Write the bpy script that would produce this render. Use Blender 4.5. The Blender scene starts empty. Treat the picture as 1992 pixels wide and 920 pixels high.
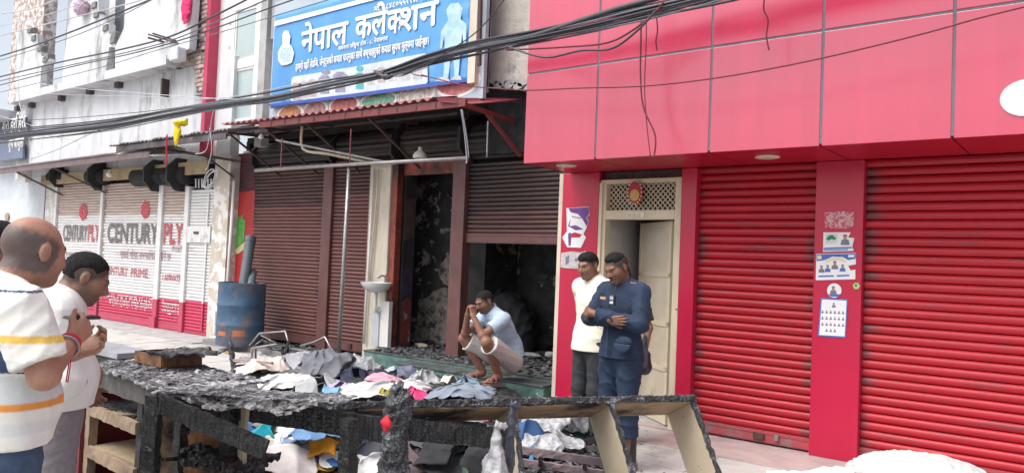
import bpy, bmesh, math, random
import numpy as np
from mathutils import Vector, Matrix
random.seed(7)
SC = bpy.context.scene
COL = SC.collection
# ---------------------------------------------------------------- camera
FPX, CAMZ = 1500.0, 1.58
YAW, PITCH, ROLL = math.radians(-38.12), math.radians(1.961), math.radians(2.362)
_f = Vector((math.sin(YAW)*math.cos(PITCH), math.cos(YAW)*math.cos(PITCH), math.sin(PITCH)))
_r = Vector((math.cos(YAW), -math.sin(YAW), 0)); _u = _r.cross(_f)
_r2 = _r*math.cos(ROLL)+_u*math.sin(ROLL); _u2 = -_r*math.sin(ROLL)+_u*math.cos(ROLL)
CAM = Vector((0, 0, CAMZ))
cd = bpy.data.cameras.new('camera'); cam = bpy.data.objects.new('camera', cd); COL.objects.link(cam)
cd.sensor_width = 36; cd.lens = FPX/1992*36; cd.clip_end = 500; cd.clip_start = .05
cam.matrix_world = Matrix(((_r2.x, _u2.x, -_f.x, 0), (_r2.y, _u2.y, -_f.y, 0), (_r2.z, _u2.z, -_f.z, CAMZ), (0, 0, 0, 1)))
SC.camera = cam
# ---------------------------------------------------------------- light
SUN_EL, SUN_AZ = math.radians(58), math.radians(200)     # azimuth clockwise from +Y
w = bpy.data.worlds.new('World'); SC.world = w; w.use_nodes = True
nt = w.node_tree; bg = nt.nodes['Background']
sky = nt.nodes.new('ShaderNodeTexSky'); sky.sky_type = 'NISHITA'; sky.sun_disc = False
sky.sun_elevation = SUN_EL; sky.sun_rotation = SUN_AZ; sky.dust_density = 4.0; sky.air_density = 1.0; sky.ozone_density = 1.0
mx = nt.nodes.new('ShaderNodeMix'); mx.data_type = 'RGBA'; mx.inputs[0].default_value = .62
hs = nt.nodes.new('ShaderNodeRGBToBW')
nt.links.new(sky.outputs[0], hs.inputs[0]); nt.links.new(sky.outputs[0], mx.inputs[6]); nt.links.new(hs.outputs[0], mx.inputs[7])
nt.links.new(mx.outputs[2], bg.inputs[0]); bg.inputs[1].default_value = .15
sd = bpy.data.lights.new('sun', 'SUN'); sd.energy = 1.1; sd.angle = math.radians(45); sd.color = (1, .96, .9)
so = bpy.data.objects.new('sun', sd); COL.objects.link(so)
_sd = Vector((math.sin(SUN_AZ)*math.cos(SUN_EL), math.cos(SUN_AZ)*math.cos(SUN_EL), math.sin(SUN_EL)))
so.rotation_euler = _sd.to_track_quat('Z', 'Y').to_euler(); so.location = (0, -5, 20)
SC.view_settings.view_transform = 'Standard'; SC.view_settings.look = 'None'
SC.view_settings.gamma = 1; SC.view_settings.exposure = .95; SC.view_settings.use_curve_mapping = False
SC.cycles.max_bounces = 6; SC.cycles.transparent_max_bounces = 8
try: SC.cycles.use_denoising = True
except Exception: pass
# ---------------------------------------------------------------- helpers
def ray(x, y): return _r2*((x-996)/FPX)+_u2*(-(y-460)/FPX)+_f
def P(x, y, Y): d = ray(x, y); return CAM+d*(Y/d.y)
def PZ(x, y, z=0.): d = ray(x, y); return CAM+d*((z-CAMZ)/d.z)
def PD(x, y, dep): return CAM+ray(x, y)*dep
def CW(a, d, z=0.):                                  # camera-lateral a, depth d -> world
    return Vector((a*math.cos(YAW)+d*math.sin(YAW), -a*math.sin(YAW)+d*math.cos(YAW), z))
class MB:
    def __init__(s): s.v = []; s.f = []
    def add(s, vs, fs):
        b = len(s.v); s.v += [tuple(v) for v in vs]; s.f += [tuple(i+b for i in f) for f in fs]; return s
    def box(s, x0, x1, y0, y1, z0, z1):
        return s.add([(x0,y0,z0),(x1,y0,z0),(x1,y1,z0),(x0,y1,z0),(x0,y0,z1),(x1,y0,z1),(x1,y1,z1),(x0,y1,z1)],
              [(0,3,2,1),(4,5,6,7),(0,1,5,4),(1,2,6,5),(2,3,7,6),(3,0,4,7)])
    def bar(s, a, b, w, h=None, up=(0,0,1)):
        a = Vector(a); b = Vector(b); h = h or w; d = (b-a).normalized(); up = Vector(up)
        if abs(d.dot(up)) > .95: up = Vector((0,1,0))
        sx = d.cross(up).normalized()*w/2; sy = sx.cross(d).normalized()*h/2
        vs = [a-sx-sy,a+sx-sy,a+sx+sy,a-sx+sy,b-sx-sy,b+sx-sy,b+sx+sy,b-sx+sy]
        return s.add(vs, [(0,1,2,3),(7,6,5,4),(0,4,5,1),(1,5,6,2),(2,6,7,3),(3,7,4,0)])
    def tube(s, pts, r, n=8, cap=True):
        pts = [Vector(p) for p in pts]; rs = r if isinstance(r, (list, tuple)) else [r]*len(pts)
        b = len(s.v); prev = None
        for i, p in enumerate(pts):
            d = (pts[min(i+1, len(pts)-1)]-pts[max(i-1, 0)])
            if d.length < 1e-9: d = Vector((0,0,1))
            d.normalize()
            if prev is None:
                up = Vector((0,0,1)) if abs(d.z) < .9 else Vector((1,0,0)); n1 = d.cross(up).normalized()
            else:
                n1 = (prev-d*prev.dot(d)); n1 = n1.normalized() if n1.length > 1e-6 else d.orthogonal().normalized()
            prev = n1; n2 = d.cross(n1)
            for k in range(n):
                a = 2*math.pi*k/n; s.v.append(tuple(p+(n1*math.cos(a)+n2*math.sin(a))*rs[i]))
        for i in range(len(pts)-1):
            for k in range(n):
                k2 = (k+1) % n; s.f.append((b+i*n+k, b+i*n+k2, b+(i+1)*n+k2, b+(i+1)*n+k))
        if cap:
            s.f.append(tuple(b+k for k in range(n))[::-1]); e = b+(len(pts)-1)*n; s.f.append(tuple(e+k for k in range(n)))
        return s
    def lathe(s, prof, c=(0,0,0), n=24, cap=True):
        b = len(s.v); m = len(prof)
        for (r, z) in prof:
            for k in range(n):
                a = 2*math.pi*k/n; s.v.append((c[0]+r*math.cos(a), c[1]+r*math.sin(a), c[2]+z))
        for i in range(m-1):
            for k in range(n):
                k2 = (k+1) % n; s.f.append((b+i*n+k, b+i*n+k2, b+(i+1)*n+k2, b+(i+1)*n+k))
        if cap:
            s.f.append(tuple(b+k for k in range(n))[::-1]); s.f.append(tuple(b+(m-1)*n+k for k in range(n)))
        return s
    def poly(s, pts, off):                           # planar outline given depth vector off
        off = Vector(off); n = len(pts); pts = [Vector(p) for p in pts]
        s.add(pts+[p+off for p in pts], [tuple(range(n)), tuple(range(2*n-1, n-1, -1))]+[(i, n+i, n+(i+1) % n, (i+1) % n) for i in range(n)])
        return s
    def build(s, name, mat, parent=None, smooth=False, loc=None, bevel=0):
        me = bpy.data.meshes.new(name)
        L = Vector(loc) if loc is not None else (Vector(parent['_o']) if parent is not None and '_o' in parent else Vector((0,0,0)))
        me.from_pydata([(v[0]-L.x, v[1]-L.y, v[2]-L.z) for v in s.v], [], s.f)
        bm = bmesh.new(); bm.from_mesh(me); bmesh.ops.recalc_face_normals(bm, faces=bm.faces); bm.to_mesh(me); bm.free()
        return mkobj(name, me, mat, parent, smooth, loc, bevel)
def mkobj(name, me, mat, parent=None, smooth=False, loc=None, bevel=0):
    o = bpy.data.objects.new(name, me); COL.objects.link(o)
    if mat is not None and not me.materials: me.materials.append(mat)
    if parent is not None:
        o.parent = parent
        if '_o' in parent: o['_o'] = parent['_o']
    elif loc is not None:
        o.location = loc; o['_o'] = tuple(loc)
    if smooth:
        me.polygons.foreach_set('use_smooth', [True]*len(me.polygons))
        if smooth == 2: me.set_sharp_from_angle(angle=math.radians(40))
    if bevel:
        m = o.modifiers.new('bevel', 'BEVEL'); m.width = bevel; m.segments = 2; m.limit_method = 'ANGLE'
    return o
def thing(name, label, cat, loc=(0,0,0), group=None):
    o = bpy.data.objects.new(name, None); COL.objects.link(o); o.location = loc; o['_o'] = tuple(loc); o.empty_display_size = .1
    return tag(o, label, cat, group)
def tag(o, label, cat, group=None):
    o['label'] = label; o['category'] = cat
    if group: o['group'] = group
    return o
def struct(o, kind='structure'): o['kind'] = kind; return o
# ---------------------------------------------------------------- materials
_M = {}
def mat(name, c1, c2=None, sc=6., rough=.7, bump=0., bsc=40., metal=0., c3=None, sc3=1.2, t3=.5, w3=.12, stretch=(1,1,1), coat=0., spec=.5, det=4., attr=None, alpha=1., trans=0., lo=.35, hi=.65):
    """procedural material: c1/c2 mixed by noise, c3 laid over as stains, noise bump"""
    if name in _M: return _M[name]
    m = bpy.data.materials.new(name); m.use_nodes = True; n = m.node_tree.nodes; l = m.node_tree.links
    b = n['Principled BSDF']; _M[name] = m
    tc = n.new('ShaderNodeTexCoord'); mp = n.new('ShaderNodeMapping'); mp.inputs['Scale'].default_value = stretch
    l.new(tc.outputs['Object'], mp.inputs[0])
    def noise(s, d=4., r=.6):
        t = n.new('ShaderNodeTexNoise'); t.inputs['Scale'].default_value = s; t.inputs['Detail'].default_value = d; t.inputs['Roughness'].default_value = r
        l.new(mp.outputs[0], t.inputs['Vector']); return t.outputs['Fac']
    def ramp(s, a, z):
        r = n.new('ShaderNodeMapRange'); r.inputs[1].default_value = a; r.inputs[2].default_value = z; l.new(s, r.inputs[0]); return r.outputs[0]
    def mix(fac, A, B):
        x = n.new('ShaderNodeMix'); x.data_type = 'RGBA'; l.new(fac, x.inputs[0])
        for i, v in ((6, A), (7, B)):
            if isinstance(v, tuple): x.inputs[i].default_value = (*v, 1)
            else: l.new(v, x.inputs[i])
        return x.outputs[2]
    if attr:
        a = n.new('ShaderNodeAttribute'); a.attribute_name = attr; cur = a.outputs['Color']
        if c2 is not None:
            x = n.new('ShaderNodeMix'); x.data_type = 'RGBA'; x.blend_type = 'MULTIPLY'; x.inputs[0].default_value = 1
            l.new(cur, x.inputs[6]); l.new(mix(ramp(noise(sc, det), lo, hi), c1, c2), x.inputs[7]); cur = x.outputs[2]
    else:
        cur = mix(ramp(noise(sc, det), lo, hi), c1, c2 if c2 is not None else tuple(v*.82 for v in c1))
    if c3 is not None: cur = mix(ramp(noise(sc3, 6., .65), t3, t3+w3), cur, c3)
    l.new(cur, b.inputs['Base Color'])
    b.inputs['Roughness'].default_value = rough; b.inputs['Metallic'].default_value = metal; b.inputs['Specular IOR Level'].default_value = spec
    if coat: b.inputs['Coat Weight'].default_value = coat; b.inputs['Coat Roughness'].default_value = .22
    if alpha < 1: b.inputs['Alpha'].default_value = alpha
    if trans: b.inputs['Transmission Weight'].default_value = trans
    if bump:
        bp = n.new('ShaderNodeBump'); bp.inputs['Strength'].default_value = bump; bp.inputs['Distance'].default_value = .02
        l.new(noise(bsc, 5.), bp.inputs['Height']); l.new(bp.outputs[0], b.inputs['Normal'])
    return m
def mat_char(name, ash=.5, crack=22., tone=.02, sh=0.):
    """alligator-charred timber: cracked cells with grey ash flecks"""
    if name in _M: return _M[name]
    m = bpy.data.materials.new(name); m.use_nodes = True; n = m.node_tree.nodes; l = m.node_tree.links; b = n['Principled BSDF']; _M[name] = m
    tc = n.new('ShaderNodeTexCoord'); vo = n.new('ShaderNodeTexVoronoi'); vo.feature = 'DISTANCE_TO_EDGE'; vo.inputs['Scale'].default_value = crack*2.0; vo.inputs['Randomness'].default_value = .38
    nz = n.new('ShaderNodeTexNoise'); nz.inputs['Scale'].default_value = 30; nz.inputs['Detail'].default_value = 6
    l.new(tc.outputs['Object'], nz.inputs['Vector'])
    ad = n.new('ShaderNodeVectorMath'); ad.operation = 'MULTIPLY_ADD'; ad.inputs[1].default_value = (.03,)*3
    l.new(nz.outputs['Color'], ad.inputs[0]); l.new(tc.outputs['Object'], ad.inputs[2]); l.new(ad.outputs[0], vo.inputs['Vector'])
    n2 = n.new('ShaderNodeTexNoise'); n2.inputs['Scale'].default_value = 9; n2.inputs['Detail'].default_value = 8; n2.inputs['Roughness'].default_value = .75; l.new(tc.outputs['Object'], n2.inputs['Vector'])
    r = n.new('ShaderNodeValToRGB'); e = r.color_ramp.elements
    e[0].position = .42-sh; e[0].color = (tone*.8, tone*.82, tone*.95, 1); e[1].position = .78-sh*1.2; e[1].color = (.16*ash*2, .17*ash*2, .19*ash*2, 1)
    k = r.color_ramp.elements.new(.6-sh); k.color = (tone*1.8, tone*1.85, tone*2, 1)
    l.new(n2.outputs['Fac'], r.inputs[0])
    mr = n.new('ShaderNodeMapRange'); mr.inputs[1].default_value = 0; mr.inputs[2].default_value = .07; l.new(vo.outputs['Distance'], mr.inputs[0])
    mu = n.new('ShaderNodeMix'); mu.data_type = 'RGBA'; mu.blend_type = 'MIX'; mu.inputs[6].default_value = (.002,.002,.002,1)
    n3 = n.new('ShaderNodeTexNoise'); n3.inputs['Scale'].default_value = 3.2; n3.inputs['Detail'].default_value = 5; l.new(tc.outputs['Object'], n3.inputs['Vector']); m3 = n.new('ShaderNodeMapRange'); m3.inputs[1].default_value = .60; m3.inputs[2].default_value = .72; l.new(n3.outputs['Fac'], m3.inputs[0]); xb = n.new('ShaderNodeMix'); xb.data_type = 'RGBA'; xb.inputs[7].default_value = (.11,.075,.05,1); l.new(m3.outputs[0], xb.inputs[0]); l.new(r.outputs[0], xb.inputs[6])
    l.new(mr.outputs[0], mu.inputs[0]); l.new(xb.outputs[2], mu.inputs[7]); l.new(mu.outputs[2], b.inputs['Base Color'])
    b.inputs['Roughness'].default_value = .42
    bp = n.new('ShaderNodeBump'); bp.inputs['Strength'].default_value = 1; bp.inputs['Distance'].default_value = .010
    sm = n.new('ShaderNodeMath'); sm.operation = 'ADD'; l.new(mr.outputs[0], sm.inputs[0]); l.new(n2.outputs['Fac'], sm.inputs[1])
    l.new(sm.outputs[0], bp.inputs['Height']); l.new(bp.outputs[0], b.inputs['Normal'])
    return m
CHAR = mat_char('charred_timber'); CHAR2 = mat_char('charred_ashy', 1.15, 30, .035, .08)
def glass(name, col, rough=.03, ior=1.45):
    m = mat(name, col, tuple(v*.9 for v in col), 3, rough); return m
# ---------------------------------------------------------------- text
_half = {}
def text(body, name, m, parent, org, xd, zd, size=1., extr=.0015, track=1., bold=0., clip=None, halfcut=None, width=None, strips=None):
    """flat lettering standing on a plane; org = baseline left, xd/zd = plane axes (world)"""
    cu = bpy.data.curves.new('lettering', 'FONT'); cu.body = body; cu.size = 1.; cu.space_character = track; cu.resolution_u = 3
    cu.extrude = 0.0; cu.offset = 0.
    t = bpy.data.objects.new('lettering', cu); COL.objects.link(t); bpy.context.view_layer.update()
    me = bpy.data.meshes.new_from_object(t); bpy.data.objects.remove(t)
    bm = bmesh.new(); bm.from_mesh(me)
    if halfcut:
        g = bm.verts[:]+bm.edges[:]+bm.faces[:]
        bmesh.ops.bisect_plane(bm, geom=g, plane_co=(halfcut, 0, 0), plane_no=(1, 0, 0), clear_outer=True)
    bm.verts.ensure_lookup_table()
    xs = [v.co.x for v in bm.verts]; x0, x1 = min(xs), max(xs)
    sx = width/(x1-x0)/size if width else 1.
    seen = set(); k = 0
    for v in bm.verts:
        if v in seen: continue
        st = [v]; seen.add(v)
        while st:
            q = st.pop(); q.co.z = (k % 7)*.0004+.0002
            for e in q.link_edges:
                o2 = e.other_vert(q)
                if o2 not in seen: seen.add(o2); st.append(o2)
        k += 1
    for v in bm.verts: v.co.x = (v.co.x-(x0 if width else 0))*size*sx; v.co.y *= size
    if bold:
        src = bm.copy()
        tmp = bpy.data.meshes.new('tmp'); src.to_mesh(tmp); src.free()
        for i, (dx, dy) in enumerate(((bold, 0), (bold*.5, bold*.5), (bold*.5, -bold*.5), (0, bold*.35))):
            nb = len(bm.verts); bm.from_mesh(tmp); bm.verts.ensure_lookup_table()
            for v in bm.verts[nb:]: v.co.x += dx; v.co.y += dy; v.co.z += .003*(i+1)/4
        bpy.data.meshes.remove(tmp)
    if strips:
        z0, pitch, gap = strips
        ys = [v.co.y for v in bm.verts]
        kk = math.floor((min(ys)-z0)/pitch)
        while z0+kk*pitch < max(ys)+pitch:
            c = z0+kk*pitch
            for q in (c-gap, c+gap):
                bmesh.ops.bisect_plane(bm, geom=bm.verts[:]+bm.edges[:]+bm.faces[:], plane_co=(0, q, 0), plane_no=(0, 1, 0))
            dl = [f for f in bm.faces if c-gap-1e-5 < f.calc_center_median().y < c+gap+1e-5]
            bmesh.ops.delete(bm, geom=dl, context='FACES'); kk += 1
    xd = Vector(xd).normalized(); zd = Vector(zd).normalized(); nd = xd.cross(zd); org = Vector(org)
    L = Vector(parent['_o']) if '_o' in parent else Vector((0,0,0))
    for v in bm.verts: v.co = org+xd*v.co.x+zd*v.co.y+nd*(v.co.z+extr)-L
    bm.to_mesh(me); bm.free(); me.materials.clear()
    return mkobj(name, me, m, parent)
# ---------------------------------------------------------------- implicit surfaces
class SDF:
    def __init__(s, lo, hi, h):
        s.lo = np.array(lo, np.float32); s.h = h; s.n = np.maximum(4, np.ceil((np.array(hi)-s.lo)/h).astype(int)+1)
        s.d = np.full(tuple(s.n), .25, np.float32)
    def blk(s, lo, hi):
        a = np.clip(np.floor((np.array(lo)-s.lo)/s.h).astype(int), 0, s.n-1); b = np.clip(np.ceil((np.array(hi)-s.lo)/s.h).astype(int)+1, 1, s.n)
        if np.any(b <= a): return None, None
        ax = [s.lo[i]+s.h*np.arange(a[i], b[i], dtype=np.float32) for i in range(3)]
        return tuple(slice(a[i], b[i]) for i in range(3)), (ax[0][:, None, None], ax[1][None, :, None], ax[2][None, None, :])
    def put(s, sl, d, k, sub):
        o = s.d[sl]
        if sub:
            d = -d; h = np.maximum(k-np.abs(o-d), 0)/k; s.d[sl] = np.maximum(o, d)+h*h*k*.25
        else:
            h = np.maximum(k-np.abs(o-d), 0)/k; s.d[sl] = np.minimum(o, d)-h*h*k*.25
    def cap(s, a, b, ra, rb=None, k=.02, flat=None, clip=None, sub=False):
        rb = ra if rb is None else rb; a = np.array(a, np.float32); b = np.array(b, np.float32); m = max(ra, rb)+max(k, .03)
        sl, p = s.blk(np.minimum(a, b)-m, np.maximum(a, b)+m)
        if sl is None: return
        q = [p[i]-a[i] for i in range(3)]; ba = b-a
        if flat is not None:
            fd, ff = np.array(flat[0], np.float32), flat[1]; fd = fd/np.linalg.norm(fd)
            t0 = q[0]*fd[0]+q[1]*fd[1]+q[2]*fd[2]; g = (1/ff-1); q = [q[i]+fd[i]*t0*g for i in range(3)]
            ba = ba+fd*(ba@fd)*g
        L2 = float(ba@ba)+1e-9; t = np.clip((q[0]*ba[0]+q[1]*ba[1]+q[2]*ba[2])/L2, 0, 1)
        d = np.sqrt((q[0]-ba[0]*t)**2+(q[1]-ba[1]*t)**2+(q[2]-ba[2]*t)**2)-(ra+(rb-ra)*t)
        if clip:
            for (c, nn) in clip:
                nn = np.array(nn, np.float32); nn = nn/np.linalg.norm(nn)
                d = np.maximum(d, (p[0]-c[0])*nn[0]+(p[1]-c[1])*nn[1]+(p[2]-c[2])*nn[2])
        s.put(sl, d.astype(np.float32), k, sub)
    def ell(s, c, r, R=None, k=.02, clip=None, sub=False):
        m = max(r)+max(k, .02); c = np.array(c, np.float32); sl, p = s.blk(c-m, c+m)
        if sl is None: return
        q = [p[i]-c[i] for i in range(3)]
        if R is not None: q = [q[0]*R[0][j]+q[1]*R[1][j]+q[2]*R[2][j] for j in range(3)]
        k0 = np.sqrt((q[0]/r[0])**2+(q[1]/r[1])**2+(q[2]/r[2])**2); d = (k0-1)*min(r)*.5+(k0-1)*np.mean(r)*.5
        if clip:
            for (cc, nn) in clip:
                nn = np.array(nn, np.float32); nn = nn/np.linalg.norm(nn)
                d = np.maximum(d, (p[0]-cc[0])*nn[0]+(p[1]-cc[1])*nn[1]+(p[2]-cc[2])*nn[2])
        s.put(sl, d.astype(np.float32), k, sub)
    def all(s): return s.blk(s.lo, s.lo+s.h*s.n)
    def cut(s, c, nn):
        sl, p = s.all(); nn = np.array(nn, np.float32); nn = nn/np.linalg.norm(nn)
        s.d[sl] = np.maximum(s.d[sl], (p[0]-c[0])*nn[0]+(p[1]-c[1])*nn[1]+(p[2]-c[2])*nn[2])
    def wrinkle(s, amp, freq=22., seed=0, st=(1, 1, 1)):
        sl, p = s.all(); rg = np.random.RandomState(seed); X, Y, Z = p[0]*st[0], p[1]*st[1], p[2]*st[2]
        w1 = np.sin(X*9+Z*5+seed)*.5+np.sin(Y*8-Z*7+seed*2)*.5; tot = 0
        for i in range(4):
            v = rg.normal(size=3); v /= np.linalg.norm(v); f = freq*(1+.45*i)
            tot = tot+(1-np.abs(np.sin((X*v[0]+Y*v[1]+Z*v[2])*f+w1*2.2+rg.rand()*6)))**2/(1+.5*i)
        s.d -= (amp*(tot-.8)*.6).astype(np.float32)
    def mesh(s):
        d = s.d; d[0] = d[-1] = .2; d[:, 0] = d[:, -1] = .2; d[:, :, 0] = d[:, :, -1] = .2
        I = d < 0; C = np.zeros(tuple(s.n-1), np.int8)
        sh = [(i, j, k) for i in (0, 1) for j in (0, 1) for k in (0, 1)]
        nx, ny, nz = s.n
        def sl(o): return (slice(o[0], nx-1+o[0]), slice(o[1], ny-1+o[1]), slice(o[2], nz-1+o[2]))
        for o in sh: C += I[sl(o)]
        act = (C > 0) & (C < 8); idx = np.argwhere(act); N = len(idx)
        if N == 0: return np.zeros((0, 3)), np.zeros((0, 4), int)
        vid = np.full(act.shape, -1, np.int64); vid[tuple(idx.T)] = np.arange(N)
        val = {o: d[idx[:, 0]+o[0], idx[:, 1]+o[1], idx[:, 2]+o[2]] for o in sh}
        acc = np.zeros((N, 3)); cnt = np.zeros(N)
        for a in sh:
            for ax in range(3):
                if a[ax] == 0:
                    b = list(a); b[ax] = 1; b = tuple(b); va, vb = val[a], val[b]; m = (va < 0) != (vb < 0)
                    t = np.where(m, va/np.where(m, va-vb, 1), 0); q = np.array(a, float)[None, :].repeat(N, 0); q[:, ax] += t
                    acc[m] += q[m]; cnt[m] += 1
        V = (idx+acc/cnt[:, None])*s.h+s.lo; F = []
        for ax in range(3):
            u, v = (ax+1) % 3, (ax+2) % 3
            s0 = [slice(None)]*3; s1 = [slice(None)]*3; s0[ax] = slice(0, -1); s1[ax] = slice(1, None)
            e = np.argwhere(I[tuple(s0)] != I[tuple(s1)])
            e = e[(e[:, u] > 0) & (e[:, v] > 0) & (e[:, u] < s.n[u]-1) & (e[:, v] < s.n[v]-1)]
            if not len(e): continue
            def cell(du, dv): c = e.copy(); c[:, u] -= du; c[:, v] -= dv; return vid[c[:, 0], c[:, 1], c[:, 2]]
            q = np.stack([cell(1, 1), cell(0, 1), cell(0, 0), cell(1, 0)], 1)
            fl = I[e[:, 0], e[:, 1], e[:, 2]]; q[~fl] = q[~fl][:, ::-1]; F.append(q)
        return V, np.concatenate(F)
    def build(s, name, m, parent=None, col=None, loc=None, off=None):
        V, F = s.mesh()
        if off is not None: V = V-np.array(off)
        me = bpy.data.meshes.new(name); me.vertices.add(len(V)); me.vertices.foreach_set('co', V.astype(np.float32).ravel())
        me.loops.add(len(F)*4); me.loops.foreach_set('vertex_index', F.astype(np.int32).ravel()); me.polygons.add(len(F))
        me.polygons.foreach_set('loop_start', np.arange(0, len(F)*4, 4, dtype=np.int32))
        me.update(calc_edges=True); me.validate()
        if col is not None:
            c = np.ones((len(V), 4), np.float32); c[:, :3] = col(V)
            a = me.color_attributes.new('Col', 'FLOAT_COLOR', 'POINT'); a.data.foreach_set('color', c.ravel())
        o = bpy.data.objects.new(name, me); COL.objects.link(o); me.materials.append(m)
        me.polygons.foreach_set('use_smooth', [True]*len(F))
        if parent is not None: o.parent = parent
        elif loc is not None: o.location = loc
        return o
# ================================================================ materials of the place
WHITE = mat('white_wall_paint', (.80,.80,.79), (.70,.70,.69), 3, .8, .25, 30, c3=(.40,.40,.38), sc3=.8, t3=.60, w3=.25)
OLDWALL = mat('weathered_whitewash', (.70,.71,.73), (.54,.55,.58), 2.2, .85, .4, 25, c3=(.24,.25,.24), sc3=1.6, t3=.55, w3=.14, stretch=(1,1,.35))
GREYW = mat('grey_cement', (.45,.45,.45), (.33,.33,.33), 4, .85, .4, 30)
CREAM = mat('cream_paint', (.66,.58,.42), (.58,.50,.35), 5, .5, .15, 40, c3=(.30,.24,.16), sc3=2.5, t3=.64, w3=.1)
CREAMW = mat('cream_wall_streaked', (.66,.60,.50), (.52,.46,.38), 3, .8, .3, 30, c3=(.15,.13,.12), sc3=1.8, t3=.60, w3=.15, stretch=(1.5,1.5,.5))
ACP = mat('red_composite_panel', (.53,.008,.068), (.47,.007,.057), 2, .30, .03, 3, coat=1., spec=.9, c3=(.50,.012,.05), sc3=3, t3=.62, w3=.2, stretch=(3,3,.25))
ACPP = mat('red_pillar_cladding', (.50,.012,.055), (.45,.01,.047), 2, .32, .02, 6, spec=.5, c3=(.46,.04,.07), sc3=5, t3=.66, w3=.1)
SOFF = mat('red_soffit_panel', (.50,.012,.04), (.42,.01,.03), 2, .35)
JOINT = mat('grey_joint_sealant', (.15,.14,.18), (.12,.11,.14), 8, .6)
BLACK = mat('soot_black', (.012,.012,.014), (.03,.03,.033), 7, .9, .5, 40)
SOOTY = mat('sooted_plaster', (.018,.018,.02), (.045,.043,.042), 5, .9, .5, 35, c3=(.34,.30,.27), sc3=1.9, t3=.60, w3=.05)
BROWNP = mat('brown_steel_paint', (.15,.062,.058), (.11,.045,.042), 5, .45, .1, 40, c3=(.05,.035,.035), sc3=2, t3=.6, w3=.2)
ORANGE = mat('orange_rust_paint', (.30,.06,.035), (.18,.04,.025), 6, .6, .2, 40, c3=(.03,.022,.02), sc3=3, t3=.47, w3=.18)
STEEL = mat('dull_steel', (.42,.40,.40), (.30,.28,.28), 12, .4, metal=.6)
RUST = mat('rusty_dark_steel', (.09,.05,.045), (.05,.03,.03), 14, .6, .2, 60)
REDSTEEL = mat('oxide_red_steel', (.22,.045,.045), (.15,.035,.035), 8, .5, .1, 50)
WPLAST = mat('white_plastic', (.78,.77,.74), (.70,.69,.66), 8, .4)
PAPER = mat('white_paper', (.80,.80,.80), (.72,.73,.75), 9, .8)
MARBLE = mat('green_marble', (.16,.27,.24), (.07,.13,.115), 7, .45, .1, 30, c3=(.34,.42,.39), sc3=9, t3=.60, w3=.06)
SOOTM = mat('sooted_marble', (.10,.115,.115), (.05,.055,.055), 6, .6, .2, 30, c3=(.02,.02,.02), sc3=3, t3=.50, w3=.2)
CONC = mat('pale_concrete', (.56,.54,.52), (.46,.44,.42), 3, .85, .35, 35, c3=(.27,.25,.23), sc3=1.7, t3=.54, w3=.16)
PINKC = mat('pinkish_cement_strip', (.50,.40,.39), (.40,.31,.30), 4, .85, .3, 35, c3=(.26,.20,.19), sc3=3, t3=.62, w3=.1)
DARKG = mat('dark_void', (.02,.02,.022), (.012,.012,.014), 3, .9)
def mat_slat(name, c, c2, dirt, w, edge=.16, rough=.42, top=None):
    m = mat(name, c, c2, 3, rough, .08, 60, c3=dirt, sc3=2.2, t3=.60, w3=.14, stretch=(.7,1,5), lo=.3, hi=.7)
    n = m.node_tree.nodes; l = m.node_tree.links; b = n['Principled BSDF']; src = b.inputs['Base Color'].links[0].from_socket
    tc = n.new('ShaderNodeTexCoord'); sx = n.new('ShaderNodeSeparateXYZ'); l.new(tc.outputs['Object'], sx.inputs[0])
    ab = n.new('ShaderNodeMath'); ab.operation = 'ABSOLUTE'; l.new(sx.outputs[0], ab.inputs[0])
    oi = n.new('ShaderNodeObjectInfo')
    mp = next(q for q in n if q.type == 'MAPPING'); rm = n.new('ShaderNodeMath'); rm.operation = 'MULTIPLY'; rm.inputs[1].default_value = 37.; l.new(oi.outputs['Random'], rm.inputs[0]); cx = n.new('ShaderNodeCombineXYZ'); l.new(rm.outputs[0], cx.inputs[0]); l.new(rm.outputs[0], cx.inputs[1]); l.new(cx.outputs[0], mp.inputs['Location'])
    nz = n.new('ShaderNodeTexNoise'); nz.noise_dimensions = '1D'; nz.inputs['Scale'].default_value = 3
    mr0 = n.new('ShaderNodeMath'); mr0.operation = 'MULTIPLY_ADD'; mr0.inputs[1].default_value = edge*2.2; l.new(oi.outputs['Random'], mr0.inputs[0]); l.new(ab.outputs[0], mr0.inputs[2])
    mr = n.new('ShaderNodeMapRange'); mr.inputs[1].default_value = w/2+edge*.2; mr.inputs[2].default_value = w/2+edge*1.6; l.new(mr0.outputs[0], mr.inputs[0])
    x = n.new('ShaderNodeMix'); x.data_type = 'RGBA'; l.new(mr.outputs[0], x.inputs[0]); l.new(src, x.inputs[6]); x.inputs[7].default_value = (*dirt, 1); l.new(x.outputs[2], b.inputs['Base Color'])
    return m
def slat_mesh(name, w, p, m, bulge=.016):
    prof = [(.006,0),(-.003,p*.05),(-bulge*.75,p*.25),(-bulge,p*.46),(-bulge*.8,p*.68),(-.004,p*.89),(.005,p*.92),(.012,p*.95),(.012,0)]
    mb = MB(); n = len(prof); vs = [(-w/2, y, z) for y, z in prof]+[(w/2, y, z) for y, z in prof]
    mb.add(vs, [(i, (i+1) % n, n+(i+1) % n, n+i) for i in range(n)]+[tuple(range(n))[::-1], tuple(range(n, 2*n))])
    me = bpy.data.meshes.new(name); me.from_pydata(mb.v, [], mb.f)
    bm = bmesh.new(); bm.from_mesh(me); bmesh.ops.recalc_face_normals(bm, faces=bm.faces); bm.to_mesh(me); bm.free()
    me.materials.append(m); me.polygons.foreach_set('use_smooth', [True]*len(me.polygons)); me.set_sharp_from_angle(angle=math.radians(50))
    return me
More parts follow.
